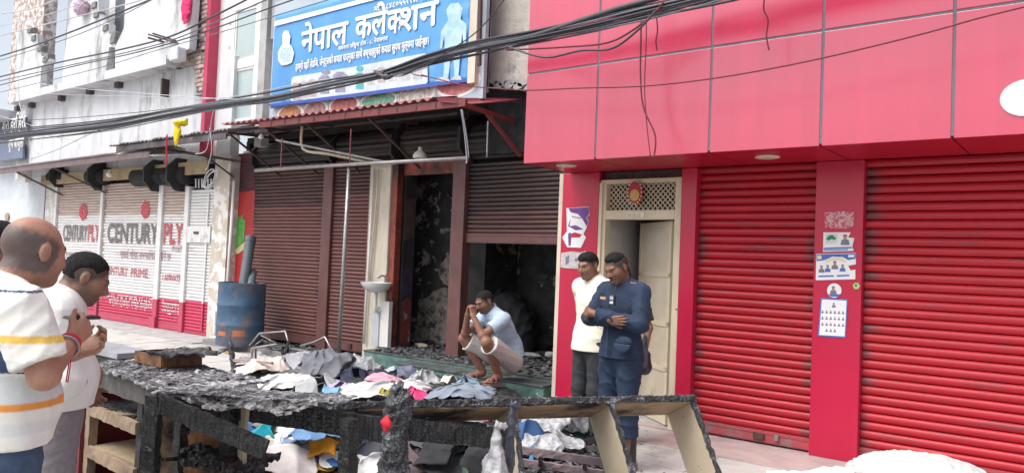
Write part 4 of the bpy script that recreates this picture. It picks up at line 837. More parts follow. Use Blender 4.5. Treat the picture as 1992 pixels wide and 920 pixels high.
def headprims(s, H, R, sc=1., ears=True, jaw=1., nose=1.):
    def w(p): return H+R@(np.array(p)*sc)
    def E(c, r, k=.02, sub=False): s.ell(w(c), [v*sc for v in r], R, k, None, sub)
    def C(a, b, ra, rb=None, k=.01, sub=False): s.cap(w(a), w(b), ra*sc, (rb or ra)*sc, k, sub=sub)
    E((0,-.012,.030),(.077,.097,.088)); E((0,.030,-.030),(.060*jaw,.066,.078),.03); E((0,.020,-.062),(.055*jaw,.058,.048),.03)
    E((0,.066,-.092),(.026*jaw,.024,.020),.03); E((.038,.058,-.022),(.026,.026,.024),.03); E((-.038,.058,-.022),(.026,.026,.024),.03)
    C((-.038,.077,.026),(-.010,.090,.022),.010,.010,.016); C((.038,.077,.026),(.010,.090,.022),.010,.010,.016)
    C((.0,.090,.014),(0,.113*nose,-.026),.0085,.0135,.012); C((.0105,.100,-.031),(-.0105,.100,-.031),.0095,None,.008)
    C((-.019,.085,-.056),(.019,.085,-.056),.0085,None,.008); C((-.016,.084,-.066),(.016,.084,-.066),.009,None,.006)
    for sg in (1,-1):
        E((sg*.031,.100,.004),(.016,.012,.009),.014,True); E((sg*.031,.077,.005),(.0145,.0145,.0115),.004)
        if ears: E((sg*.080,-.010,-.004),(.009,.021,.033),.006); E((sg*.094,-.003,.002),(.010,.011,.019),.006,True)
def limb(s, a, m, b, r, inf=0., k=.025, clip=None):
    s.cap(a, m, r[0]+inf, r[1]+inf, k, clip=clip); s.cap(m, b, r[1]+inf, r[2]+inf, k, clip=clip)
def person(label, loc, face, J=None, skin=(.26,.135,.085), head=(0,0,0), H=1.0, res=.006, bulk=1., belly=0., shirt=None, pants=None, shoes=None,
           hair='short', hands=None, seed=1, tfwd=(0,1,0), jaw=1., beard=.0, sandal=None, hs=1., moust=0.):
    j = {k: V3(*v) for k, v in STAND.items()}
    for k, v in (J or {}).items(): j[k] = V3(*v)
    tf = V3(*tfwd); R = rotm(*[math.radians(v) for v in head]); allp = np.array(list(j.values())); lo = allp.min(0)-.26; hi = allp.max(0)+.26; lo[2] = max(lo[2], -.02)
    s = SDF(lo, hi, res); fl = (tf, .66); b = bulk
    def torso(S, inf=0., k=.05, z0=None):
        S.cap(j['pelvis'], j['waist'], .145*b+inf, .138*b+belly*.4+inf, k, (tf,.70)); S.cap(j['waist'], j['chest'], .138*b+belly*.6+inf, .158*b+inf, k, (tf,.66+belly*1.5)); S.cap(j['chest'], j['upper'], .158*b+inf, .140*b+inf, k, fl)
        S.cap(lerp(j['shL'],j['upper'],.18), lerp(j['shR'],j['upper'],.18), .062*b+inf*.8, None, k, None)
        S.cap(lerp(j['neck'],j['shL'],.15), lerp(j['shL'],j['upper'],.1), .05*b+inf*.7, .048*b+inf*.7, k); S.cap(lerp(j['neck'],j['shR'],.15), lerp(j['shR'],j['upper'],.1), .05*b+inf*.7, .048*b+inf*.7, k)
        if belly: S.ell(j['waist']+tf*.05, (.15*b+inf,.10+belly+inf,.14+inf), None, .06)
    torso(s); hb = j['head']+R@V3(0,-.03,-.06); s.cap(j['neck'], hb, .060*b, .055*b, .03); headprims(s, j['head'], R, hs, True, jaw)
    AR = (.052*b,.041*b,.029*b); LR = (.088*b,.056*b,.042*b)
    for S_ in 'RL':
        limb(s, j['sh'+S_], j['el'+S_], j['wr'+S_], AR); limb(s, j['hip'+S_], j['kn'+S_], j['an'+S_], LR)
        s.cap(lerp(j['kn'+S_],j['an'+S_],.12)-tf*.01, lerp(j['kn'+S_],j['an'+S_],.5)-tf*.015, .052*b, .044*b, .03)
        if sandal or not shoes:
            a_, t_ = j['an'+S_], j['to'+S_]; dn = V3(0,0,-.04); s.cap(a_+dn*.6, t_+V3(0,0,.005), .036, .026, .03); fdir = (t_-a_); fdir[2] = 0; fdir /= np.linalg.norm(fdir); sd = np.cross(fdir, (0,0,1))
            for i in range(5): s.cap(t_+sd*(.03-.015*i)*(1 if S_ == 'L' else -1)-fdir*.03, t_+sd*(.036-.018*i)*(1 if S_ == 'L' else -1)+fdir*(.035-.007*i)+V3(0,0,-.008), .0135-.001*i, .010-.0008*i, .006)
        h = (hands or {}).get(S_)
        wr = j['wr'+S_]; fd = wr-j['el'+S_]; sg = 1 if S_ == 'R' else -1
        if h: hand(s, wr, h[0], h[1], h[2] if len(h) > 2 else sg, h[3] if len(h) > 3 else .4, 1.03)
        else: hand(s, wr, fd, V3(-sg,.25,0), -sg, .28)
    sk = np.array(skin)
    def col(V):
        c = np.tile(sk, (len(V),1)); q = (V-j['head'])@R/hs
        def setc(m, cc, f=1.): c[m] = c[m]*(1-f)+np.array(cc)*f
        fr = (q[:,1] > .045) & (q[:,1] < .112); q = np.where((q[:,1] > .122)[:,None] | (np.linalg.norm(q,axis=1) > .15)[:,None], 9., q)
        setc(fr & (np.abs(np.abs(q[:,0])-.030) < .022) & (np.abs(q[:,2]-.0265) < .0042) & (q[:,1] > .06), (.02,.015,.014), .7)
        e = (np.abs(np.abs(q[:,0])-.031) < .013) & (np.abs(q[:,2]-.005) < .0062) & (q[:,1] > .076); setc(e, (.22,.17,.15)); setc(e & (np.abs(np.abs(q[:,0])-.031) < .0065), (.012,.009,.008)); setc((np.abs(np.abs(q[:,0])-.031) < .015) & (np.abs(q[:,2]-.0115) < .0022) & (q[:,1] > .07), (.05,.03,.025), .5)
        setc((np.abs(q[:,0]) < .022) & (np.abs(q[:,2]+.061) < .0105) & (q[:,1] > .07), (sk[0]*1.0, sk[1]*.62, sk[2]*.66), .7); setc((np.abs(q[:,0]) < .021) & (np.abs(q[:,2]+.061) < .0016) & (q[:,1] > .07), (.04,.015,.012), .9)
        if moust: setc((np.abs(q[:,0]) < .028) & (np.abs(q[:,2]+.0455) < .007) & (q[:,1] > .07), (.015,.013,.013), moust)
        if beard:
            bs_ = lambda x,a_,b_: np.clip((x-a_)/(b_-a_),0,1)
            fb = bs_(-q[:,2]+.25*(.03-q[:,1]),.012,.052)*bs_(q[:,2],-.14,-.105)*bs_(q[:,1],-.03,.0)*bs_(np.abs(q[:,0])-q[:,2]*.6,.040,.066)*(1-((np.abs(q[:,0]) < .020) & (np.abs(q[:,2]+.060) < .010)))*(q[:,1] < 1); c[:] = c*(1-beard*fb[:,None])+np.array((.03,.026,.026))*beard*fb[:,None]
        if hair != 'bald':
            e1 = -(.80*(q[:,1]-.080)-.60*(q[:,2]-.060)); e2 = -(.62*(q[:,1]-.022)-.78*q[:,2]); e3 = q[:,2]+.068+.2*q[:,1]; f_ = np.clip(np.minimum(np.minimum(e1,e2),e3)/.02+.45,0,1)*(np.linalg.norm(q,axis=1) < .15)*(np.abs(q[:,0]) < .082)
            kf = .85 if hair == 'tuft' else .8; c[:] = c*(1-kf*f_[:,None])+np.array((.03,.027,.027))*kf*f_[:,None]
        if hair == 'bald':
            ss = lambda x,a_,b_: np.clip((x-a_)/(b_-a_),0,1)
            n = .008*np.sin(V[:,0]*210)*np.sin(V[:,1]*190+1)*np.sin(V[:,2]*170); f_ = ss(q[:,2]+n,-.085,-.055)*(1-ss(q[:,2]+n-.25*np.minimum(q[:,1],0)*-1,.020,.062))*(1-ss(q[:,1]+n+.3*np.abs(q[:,2]-.02),.030,.055))*(np.linalg.norm(q,axis=1) < .14)
            f_ = np.clip(f_*1.6,0,1)*(1-((np.abs(q[:,0]) > .078) & (np.abs(q[:,1]+.01) < .028) & (np.abs(q[:,2]+.004) < .04)))
            c[:] = c*(1-.88*f_[:,None])+np.array((.085,.075,.075))*.88*f_[:,None]
        return c
    root = s.build('person', SKIN, None, col, loc=loc); root['label'] = label; root['category'] = 'person'
    wf = CW(face[0], face[1]); root.rotation_euler = (0,0,math.atan2(-wf.x, wf.y)); root.scale = (H,)*3
    def part(S, name, m, colf=None): return S.build(name, m, root, colf)
    # hair
    if hair != 'bald':
        Hh = SDF(j['head']-.16, j['head']+.16, .005); w_ = lambda p: j['head']+R@(np.array(p)*hs)
        Hh.ell(w_((0,-.012,.030)), [v*hs for v in (.0770,.0970,.0880)], R, .02)
        if hair == 'short2': Hh.ell(w_((0,.02,.074)), (.062,.062,.042), R, .03)
        sl_, p_ = Hh.all(); q_ = [p_[i]-j['head'][i] for i in range(3)]; q_ = [(q_[0]*R[0][c_]+q_[1]*R[1][c_]+q_[2]*R[2][c_])/hs for c_ in range(3)]
        nz_ = .006*np.sin(q_[0]*90+q_[2]*60)*np.sin(q_[1]*80); ax_ = np.abs(q_[0])
        e1 = -(.80*(q_[1]-.080+.35*np.maximum(ax_-.03,0))-.60*(q_[2]-.060))+nz_; e2 = -(.62*(q_[1]-.022)-.78*q_[2])+nz_; e3 = (q_[2]+.062)+.2*q_[1]+nz_
        ear = np.sqrt((q_[1]+.006)**2+(q_[2]+.004)**2)-.034; e4 = np.where(ax_ > .06, ear, .1)
        if hair == 'tuft': e3 = np.minimum(e3, q_[2]-.046+.10*q_[1])
        h_ = np.minimum(np.minimum(e1,e2),np.minimum(e3,e4)); t_ = np.clip(h_/.034,0,1); t_ = t_*t_*(3-2*t_)
        thk = .0045 if hair != 'tuft' else .003+.013*np.clip((q_[2]-.06)/.04,0,1)*np.clip((q_[1]+.06)/.08,0,1)
        Hh.d = (Hh.d-(thk+.0045)*t_*hs+.0045*hs).astype(np.float32); Hh.wrinkle(.0025, 170, seed); part(Hh, 'hair', HAIR)
    # shirt
    if shirt:
        S = SDF(lo, hi, res*1.15); inf = shirt.get('inf', .016); torso(S, inf, .05)
        hem = shirt['hem']; pd = j['pelvis']; S.cap(pd, pd+V3(*shirt.get('skirt',(0,0,-.10))), .158*b+inf+.016, .166*b+inf+.02, .05, (tf,.78))
        S.wrinkle(shirt.get('wr',.006), shirt.get('wf',20), seed); hn = V3(*shirt.get('hemn',(0,0,-1))); S.cut(V3(*hem) if np.ndim(hem) else V3(0,0,hem), hn)
        T = SDF(lo, hi, res*1.15); sl = shirt.get('sleeve',.75)
        for S_ in 'RL':
            a, m, e = j['sh'+S_], j['el'+S_], j['wr'+S_]; r = [v+inf*1.15 for v in AR]; r[0] += .008
            if sl <= 1: q = lerp(a, m, sl); T.cap(a, q+(m-a)*.12, r[0], r[1]+.016, .03, clip=[(q, m-a)])
            else: q = lerp(m, e, sl-1); T.cap(a, m, r[0], r[1]+.006, .03); T.cap(m, q+(e-m)*.1, r[1]+.006, r[2]+.012, .03, clip=[(q, e-m)])
        T.wrinkle(shirt.get('wr',.006)*1.2, 26, seed+5)
        k_ = .03; h_ = np.maximum(k_-np.abs(S.d-T.d), 0)/k_; S.d = np.minimum(S.d, T.d)-h_*h_*k_*.25; del T
        nd = hb-j['neck']; nd = nd/np.linalg.norm(nd); cz = j['neck']+nd*shirt.get('collar',.045); cn = nd+tf*.35*shirt.get('open',1)
        S.cap(j['neck']-nd*.02, cz+nd*.05, .076*b, .068*b, .025, clip=[(cz, cn)]); 
        S.cap(cz-nd*.008+tf*.01, cz+nd*.12, .060*b, .064*b, .006, sub=True)
        if shirt.get('lapel', 1):
            K = SDF(j['neck']-.17, j['neck']+.17, .005); ct = j['neck']+nd*shirt.get('ch',.058)-tf*.005; K.cap(j['neck']-nd*.03-tf*.006, ct+nd*.03-tf*.006, .094*b, .070*b, .01, clip=[(ct, nd+tf*.45)]); K.cap(j['neck']-nd*.08-tf*.004, ct+nd*.1-tf*.004, .072*b, .060*b, .006, sub=True)
            K.cap(ct+tf*.09+nd*.02, j['neck']+tf*.10-nd*.05, .034, .006, .008, sub=True); K.wrinkle(.002,40,seed); part(K, 'collar', shirt.get('cmat', shirt['mat']), (lambda V: np.tile(V3(.80,.79,.74),(len(V),1))) if shirt.get('col') else None)
        if shirt.get('v'): S.cap(j['neck']+tf*.10+V3(0,0,.05), j['neck']+tf*.115+V3(0,0,-.06), .03, .008, .01, sub=True)
        ch = part(S, 'shirt', shirt['mat'], shirt.get('col'))
        if shirt.get('label'): ch['label'] = shirt['label']
    if pants:
        S = SDF(lo, hi, res*1.2); inf = pants.get('inf', .018); S.cap(j['pelvis']+V3(*pants.get('top',(0,0,-.04))), (j['hipR']+j['hipL'])/2, .145*b+inf*.7, .15*b+inf*.7, .05, (tf,.74)); ln = pants.get('len', 1.9)
        for S_ in 'RL':
            a, m, e = j['hip'+S_], j['kn'+S_], j['an'+S_]; r = [v+inf for v in LR]; r[2] += pants.get('flare',.008)
            if ln <= 1: q = lerp(a, m, ln); S.cap(a, q+(m-a)*.1, r[0], r[1]+.012+pants.get('flare',0), .04, clip=[(q, m-a)])
            else: q = lerp(m, e, ln-1); S.cap(a, m, r[0], r[1], .04); S.cap(m, q+(e-m)*.05, r[1], r[2], .04, clip=[(q, e-m)])
        S.wrinkle(pants.get('wr',.006), 20, seed+9, (1,1,1.3)); part(S, 'trousers', pants['mat'], pants.get('col'))
    if shoes:
        for S_ in 'RL':
            a_, t_ = j['an'+S_], j['to'+S_]; S = SDF(np.minimum(a_,t_)-.14, np.maximum(a_,t_)+V3(.14,.14,.26), .007); S.cap(a_+V3(0,-.015,-.03), t_+V3(0,.02,.01), .048, .042, .03); S.cap(a_+V3(0,-.01,-.02), a_+V3(0,.0,shoes.get('h',.12)), .052, .058, .02, clip=[(a_+V3(0,0,shoes.get('h',.12)-.01), (0,0,1))]); S.cut(V3(0,0,.004), (0,0,-1)); part(S, 'boot', shoes['mat'])
    if sandal:
        for S_ in 'RL':
            a_, t_ = j['an'+S_].copy(), j['to'+S_].copy(); fdir = t_-a_; fdir[2] = 0; fdir /= np.linalg.norm(fdir); sd = np.cross(fdir, (0,0,1)); zs = .0; mb = MB()
            out = []
            for i in range(20):
                an = 2*math.pi*i/20; out.append(V3(*((a_+t_)/2))*V3(1,1,0)+fdir*(.145*math.cos(an)+.012)+sd*(.05+.006*math.cos(an))*math.sin(an)+V3(0,0,zs))
            so = MB().poly([Vector(p) for p in out], (0,0,.016)).build('sandal', sandal, root)
            tc_ = V3(t_[0],t_[1],0); st_ = tc_-fdir*.015
            MB().tube([Vector(st_+sd*.05+V3(0,0,.012)), Vector(st_+sd*.028+V3(0,0,.058)), Vector(st_+V3(0,0,.070)), Vector(st_-sd*.028+V3(0,0,.058)), Vector(st_-sd*.05+V3(0,0,.012))], .008, 6).build('strap', sandal, so, True)
            st2 = tc_-fdir*.085
            MB().tube([Vector(st2+sd*.048+V3(0,0,.012)), Vector(st2+sd*.034+V3(0,0,.070)), Vector(st2+V3(0,0,.090)), Vector(st2-sd*.034+V3(0,0,.070)), Vector(st2-sd*.048+V3(0,0,.012))], .007, 6).build('strap', sandal, so, True)
    root['_j'] = 0; return root, j, R
CLW = mat('white_cotton', (.78,.77,.74), (.74,.73,.70), 60, .85, .22, 9)
CLC = mat('printed_cotton', (1,1,1), (.95,.95,.95), 60, .85, .22, 9, attr='Col')
DEN = mat('dark_blue_denim', (.035,.065,.12), (.055,.09,.15), 40, .85, .22, 9)
GRYT = mat('grey_trouser_cloth', (.24,.21,.23), (.19,.17,.18), 50, .85, .22, 9)
NAVY = mat('navy_uniform_cloth', (.016,.032,.070), (.011,.023,.052), 7, .85, .3, 9, c3=(.022,.042,.085), sc3=5, t3=.55, w3=.2)
CHARC = mat('charcoal_trousers', (.035,.038,.045), (.025,.027,.032), 30, .85)
SKYB = mat('pale_blue_knit', (.42,.52,.64), (.37,.47,.60), 60, .85, .22, 9)
BEIG = mat('pale_shorts_cloth', (.60,.56,.53), (.52,.48,.46), 40, .85, .22, 9)
BOOT = mat('black_leather', (.018,.018,.020), (.03,.03,.032), 30, .45)
SAND = mat('tan_rubber', (.30,.17,.14), (.22,.12,.10), 30, .6)
# --- balding man in striped polo, nearest the camera
def stripes(V):
    c = np.tile(V3(.80,.78,.72), (len(V),1)); z = V[:,2]; arm = (V[:,0] > .205)
    def s_(m, cc): c[m] = cc
    t = ~arm; zo = z+.02*np.sin(V[:,0]*6)
    s_(t & (zo > 1.335) & (zo < 1.36), (.72,.36,.05)); s_(t & (zo > 1.215) & (zo < 1.335), (.035,.065,.16)); s_(t & (zo > 1.12) & (zo < 1.205), (.62,.66,.66)); s_(t & (zo > 1.095) & (zo < 1.12), (.78,.30,.06)); s_(t & (zo > 1.02) & (zo < 1.06), (.70,.72,.68))
    s_(arm & (z > 1.30) & (z < 1.322), (.78,.50,.10)); s_(arm & (z > 1.20) & (z < 1.25), (.60,.63,.60))
    s_((z > 1.452) & (z < 1.46), (.04,.06,.16)); return c
def at(px, d): return CW((px-996)/FPX*d, d)
loc = at(12, 2.5)
M1, j1, R1 = person('balding man in orange and navy striped white polo shirt, holding a phone', tuple(loc), (.58,.815),
    dict(head=(.03,.075,1.575), elR=(.285,.02,1.20), wrR=(.085,.185,1.275), elL=(-.27,.08,1.12), wrL=(-.03,.25,1.22), shR=(.205,-.03,1.395), shL=(-.205,-.02,1.385)), skin=(.42,.22,.15), head=(10,-10,0), H=.985, res=.0065, bulk=1.03, belly=.025, hair='bald', jaw=1.18,
    shirt=dict(mat=CLC, col=stripes, hem=.955, sleeve=.82, inf=.02, wr=.007, collar=.05, open=.4), pants=dict(mat=DEN, top=(0,0,.06)), hands=dict(R=((-.25,.75,.6),(-.9,-.1,.2),-1,.75), L=((.5,.75,.4),(.6,.0,.6),1,.6)), seed=3, beard=.2, hs=.97)
mr = M1.matrix_basis
def toW(root, p): return Matrix.Rotation(root.rotation_euler.z,4,'Z') @ (Vector(p)*root.scale[0])+root.location
th = MB(); RED = mat('red_thread', (.60,.02,.04), (.5,.02,.05), 60, .8)
wr = j1['wrR']; fd = wr-j1['elR']; fd /= np.linalg.norm(fd); a1 = np.cross(fd,(0,0,1)); a1 /= np.linalg.norm(a1); a2 = np.cross(fd,a1)
for off, r_ in ((-.02,.036),(-.03,.037),(-.012,.035),(-.05,.040)):
    pts = [wr+fd*off+(a1*math.cos(t)+a2*math.sin(t))*r_ for t in np.linspace(0,2*math.pi,17)]; o = MB().tube(pts,.0028 if off > -.04 else .0045,5).build('wrist_thread', RED if off > -.04 else STEEL, M1, True)
for dx in (0,.012): MB().tube([wr+fd*-.02+V3(.03+dx,-.01,-.025),wr+fd*-.02+V3(.034+dx,-.012,-.07),wr+V3(.03+dx,-.02,-.13)],.0022,5).build('thread_tail', RED, M1, True)
ph = thing('mobile_phone','dark mobile phone held in the hands of the man in striped polo','phone', tuple(toW(M1, j1['wrR']+V3(-.055,.06,.075)))); o_ = Vector(ph.location)
c = o_; MB().box(c.x-.035,c.x+.035,c.y-.05,c.y+.05,c.z-.005,c.z+.005).build('body', mat('phone_black',(.02,.02,.025),None,9,.2), ph, bevel=.004); MB().box(c.x-.031,c.x+.031,c.y-.046,c.y+.046,c.z+.0055,c.z+.007).build('screen', mat('phone_glass',(.03,.03,.04),None,9,.08), ph)
# --- man in white shirt looking down
M2, j2, R2 = person('man in plain white shirt and grey trousers looking down, beside the charred counter', tuple(at(127, 3.35)), (.86,.50),
    dict(elR=(.265,.03,1.10), wrR=(-.02,.155,1.06), elL=(-.25,.04,1.10), wrL=(-.10,.13,1.00), head=(0,.095,1.545), upper=(0,.0,1.36), neck=(0,.02,1.43)), skin=(.30,.155,.102), head=(4,-26,0), H=.93, res=.0065, bulk=1.04, belly=.01, hair='short', beard=.55, moust=.6,
    shirt=dict(mat=CLW, hem=.955, sleeve=1.25, inf=.02, wr=.007), pants=dict(mat=GRYT, top=(0,0,.04)), seed=7, jaw=1.08, hands=dict(R=((-.9,.35,.05),(0,-1,.1),-1,.5)))
# --- hidden bystander at left edge
M6, _, _ = person('dark haired bystander at the left edge, almost hidden behind the balding man', tuple(at(-18, 3.7)), (.5,.86), dict(), hair='short2', res=.009, shirt=dict(mat=CLW, hem=.86), pants=dict(mat=CHARC), shoes=dict(mat=BOOT), seed=12, H=.99)
# --- squatting man on the step
sq = PZ(956,742,.247)
M3, j3, R3 = person('man in pale blue polo squatting on the marble step, hands clasped at his mouth', (sq.x,sq.y,.2465), (-.80,-.60),
    dict(pelvis=(0,-.24,.25), waist=(0,-.235,.40), chest=(0,-.10,.58), upper=(0,-.01,.68), neck=(0,.045,.745), head=(0,.135,.868), shR=(.18,.0,.69), shL=(-.18,.0,.69),
         elR=(.165,.26,.52), elL=(-.165,.26,.52), wrR=(.052,.315,.725), wrL=(-.052,.315,.725), hipR=(.10,-.20,.22), hipL=(-.10,-.20,.22), knR=(.215,.24,.455), knL=(-.215,.24,.455), anR=(.15,.02,.095), anL=(-.15,.02,.095), toR=(.19,.18,.04), toL=(-.19,.18,.04)),
    skin=(.27,.135,.09), head=(0,-22,0), H=1.025, res=.0055, bulk=1.04, hair='short', tfwd=(0,.74,-.42), beard=.45, shirt=dict(mat=SKYB, hem=(0,-.24,.27), hemn=(0,-.35,-1), skirt=(0,-.02,-.05), sleeve=.62, inf=.014, wr=.005, wf=26), pants=dict(mat=BEIG, len=.90, flare=.012, top=(0,0,.0), inf=.024, wr=.008),
    sandal=SAND, seed=5, hands=dict(R=((-.35,-.12,.93),(-.9,.0,-.1),-1,.55), L=((.35,-.12,.93),(.9,0,-.1),1,.55)), moust=.5)
# --- man in white short sleeved shirt
M4, j4, R4 = person('man in cream white shirt and dark trousers standing by the torn poster pillar', tuple(at(1157, 6.9)), (-.80,-.60),
    dict(head=(0,.065,1.575), elR=(.215,-.13,1.12), wrR=(.07,-.22,.96), elL=(-.215,-.13,1.12), wrL=(-.07,-.23,.99)), skin=(.27,.14,.095), head=(8,-14,0), H=1.005, res=.0065, bulk=.98, hair='short2', shirt=dict(mat=mat('cream_shirt_cotton',(.80,.76,.64),(.76,.72,.60),50,.85,.22,9), hem=.83, sleeve=.85, v=1, wr=.006), pants=dict(mat=CHARC), shoes=dict(mat=BOOT), seed=21)
# --- person mostly hidden behind the officer, with a bag
M5, j5, R5 = person('bystander hidden behind the uniformed man, holding a black bag', tuple(at(1218, 7.05)), (-.80,-.60), dict(head=(0,.06,1.56), wrL=(-.30,.02,.86), elL=(-.29,-.04,1.1)), skin=(.26,.135,.09), head=(0,-12,0), H=.96, res=.008, bulk=.92, hair='short', shirt=dict(mat=CHARC, hem=.86, sleeve=.8), pants=dict(mat=CHARC), shoes=dict(mat=BOOT), seed=31)
# --- uniformed man with arms crossed
M5p, j6, R6 = person('uniformed man in navy jacket and trousers with crossed arms and black boots', tuple(at(1216, 6.15)), (-.74,-.67),
    dict(head=(0,.085,1.575), neck=(0,.0,1.435), upper=(0,-.005,1.36), shR=(.18,-.01,1.39), shL=(-.18,-.01,1.39), elR=(.26,.10,1.16), wrR=(-.06,.215,1.175), elL=(-.262,.10,1.15), wrL=(.11,.255,1.215), waist=(0,0,1.1)), skin=(.235,.118,.078), head=(-4,-25,4), H=1.0, res=.006, bulk=1.0, hair='tuft', moust=.4, beard=.12,
    shirt=dict(mat=NAVY, hem=.87, sleeve=1.88, inf=.013, wr=.011, wf=17, collar=.05, ch=.07), pants=dict(mat=NAVY, inf=.022, flare=.022, wr=.015, len=1.55), shoes=dict(mat=BOOT, h=.22), seed=17, hands=dict(L=((.85,-.30,.10),(-.3,-.9,-.2),-1,.7), R=((-.95,.05,.0),(.1,-.9,.2),1,.35)))
def on6(p): return Vector(p)
tg = MB().box(.03,.085,.168,.176,1.325,1.345).build('name_tag', mat('orange_tag',(.62,.30,.10),(.5,.22,.08),30,.7), M5p)
MB().box(-.175,-.075,.148,.156,1.27,1.275).build('pocket_seam', CHARC, M5p)
for sx_ in (1,-1): MB().bar((sx_*.10,.03,1.463),(sx_*.16,.0,1.455),.035,.012).build('shoulder_mark', _M['orange_tag'] if sx_ < 0 else NAVY, M5p)
MB().box(-.015,.0,.175,.182,.90,1.30).build('jacket_placket', mat('navy_dark',(.018,.035,.08),None,9,.8), M5p)
def fromlocal(root, p): return toW(root, p)
rd = thing('walkie_talkie','two way radio with antenna clipped to the navy jacket chest','radio', tuple(toW(M5p,(-.065,.20,1.32)))); rd.rotation_euler = M5p.rotation_euler
def rloc(mb, nm, m, par=None, **k): 
    o = mb.build(nm, m, None, **k); o.parent = par or rd; return o
rd.scale = (.72,.72,.72)
rb = rloc(MB().box(-.03,.03,-.018,.018,-.05,.06),'case',mat('radio_black',(.03,.03,.035),None,9,.5), bevel=.005); rloc(MB().box(-.024,.024,.019,.021,.012,.05),'display',mat('radio_display',(.35,.42,.46),None,9,.3)); rloc(MB().tube([(-.02,0,.06),(-.035,-.03,.27)],[.007,.004],8),'antenna',_M['radio_black'])
for i in range(3): rloc(MB().box(-.022+.016*i,-.010+.016*i,.019,.022,-.03,-.005),'key',WPLAST)
cp = thing('uniform_cap','navy peaked cap tucked under the arm of the uniformed man','cap', tuple(toW(M5p,(-.17,.185,1.03)))); cp.rotation_euler = M5p.rotation_euler
S = SDF((-.14,-.12,-.16),(.14,.1,.14),.006); S.ell((0,-.01,-.02),(.08,.03,.05),None,.02,clip=[((0,0,-.03),(0,.0,-1))]); S.wrinkle(.006,30,2); S.build('crown', mat('cap_navy',(.012,.024,.055),None,9,.85), cp)
S = SDF((-.14,-.12,-.16),(.14,.1,.14),.006); S.ell((0,.015,-.03),(.085,.012,.07),None,.01,clip=[((0,0,-.03),(0,0,1))]); S.build('peak', mat('cap_blue',(.022,.042,.09),None,9,.8), cp)
bgp = toW(M5,(-.32,.06,.56)); bgp = PD(1253,690,6.75); hb_ = thing('black_bag','black plastic bag hanging beside the uniformed man near the door','bag', (bgp.x,bgp.y,bgp.z-.17))
S = SDF((-.12,-.12,-.02),(.12,.12,.40),.007); S.cap((0,0,.07),(0,0,.16),.075,.05,.03); S.cap((0,0,.16),(0,0,.34),.045,.012,.03); S.wrinkle(.010,40,4,(1,1,.5)); S.build('bag_body', mat('black_polythene',(.018,.018,.03),(.03,.03,.05),14,.3), hb_)
# ================================================================ things along the shop fronts
PLY = mat('scorched_plywood', (.44,.31,.19), (.36,.25,.15), 5, .75, .2, 40, c3=(.018,.016,.016), sc3=2.2, t3=.45, w3=.14, stretch=(1,1,1))
PLYP = mat('pale_plywood', (.56,.47,.35), (.48,.40,.29), 5, .75, .2, 50, c3=(.06,.05,.045), sc3=7, t3=.63, w3=.06)
TANW = mat('smoked_tan_wood', (.34,.25,.17), (.22,.16,.11), 4, .7, .2, 50, c3=(.03,.027,.026), sc3=1.8, t3=.55, w3=.15)
def rbar(a, b, w, h, seed=0, amp=.006, up=(0,0,1), step=.03, taper=0):
    """bar with chipped, uneven edges"""
    rg = random.Random(seed); a = Vector(a); b = Vector(b); d = b-a; L = d.length; d.normalize(); up = Vector(up)
    if abs(d.dot(up)) > .95: up = Vector((0,1,0))
    sx = d.cross(up).normalized(); sy = sx.cross(d).normalized(); n = max(2, int(L/step)); mb = MB(); vs = []
    ring = [(-.5,-.5),(0,-.5),(.5,-.5),(.5,0),(.5,.5),(0,.5),(-.5,.5),(-.5,0)]
    for i in range(n+1):
        k = 1-taper*max(0,(i/n-.8)/.2)
        for (u, v) in ring: vs.append(a+d*(L*i/n+rg.uniform(-.3,.3)*step*(0 < i < n))+sx*(u*w*k+rg.uniform(-amp,amp))+sy*(v*h*k+rg.uniform(-amp,amp)))
    fs = [(i*8+k, i*8+(k+1) % 8, (i+1)*8+(k+1) % 8, (i+1)*8+k) for i in range(n) for k in range(8)]+[tuple(range(8))[::-1], tuple(n*8+k for k in range(8))]
    return mb.add(vs, fs)
def flakes(c0, ex, ey, nx, ny, amp, seed, th=.012, rag=.03, sag=None, holes=9.):
    """ragged, blistered sheet spanned by ex, ey from corner c0"""
    rg = random.Random(seed); c0 = Vector(c0); ex = Vector(ex); ey = Vector(ey); nrm = ex.cross(ey).normalized(); mb = MB(); vs = []
    for j in range(ny+1):
        for i in range(nx+1):
            u, v = i/nx, j/ny; ed = (i in (0,nx) or j in (0,ny)); p = c0+ex*u+ey*v+nrm*(rg.uniform(-amp,amp)+amp*1.2*math.sin(u*9+seed)*math.sin(v*7+seed*2))
            if ed: p += ex.normalized()*rg.uniform(-rag,rag)*(j in (0,ny) or 1)+ey.normalized()*rg.uniform(-rag,rag)
            if sag: p.z += sag(u, v)
            vs.append(p)
    n = len(vs); vs += [p-nrm*th for p in vs]; W_ = nx+1; fs = []
    for j in range(ny):
        for i in range(nx):
            a = j*W_+i; hu, hv = i/nx, j/ny
            if math.sin(hu*19+seed)*math.sin(hv*9+seed*1.7)+.5*math.sin(hu*43+hv*31)+rg.uniform(-.15,.15) > holes: continue
            fs += [(a,a+1,a+1+W_,a+W_), (n+a,n+a+W_,n+a+1+W_,n+a+1)]
    for i in range(nx): fs += [(i,n+i,n+i+1,i+1), (ny*W_+i,ny*W_+i+1,n+ny*W_+i+1,n+ny*W_+i)]
    for j in range(ny): fs += [(j*W_,(j+1)*W_,n+(j+1)*W_,n+j*W_), (j*W_+nx,n+j*W_+nx,n+(j+1)*W_+nx,(j+1)*W_+nx)]
    return mb.add(vs, fs)
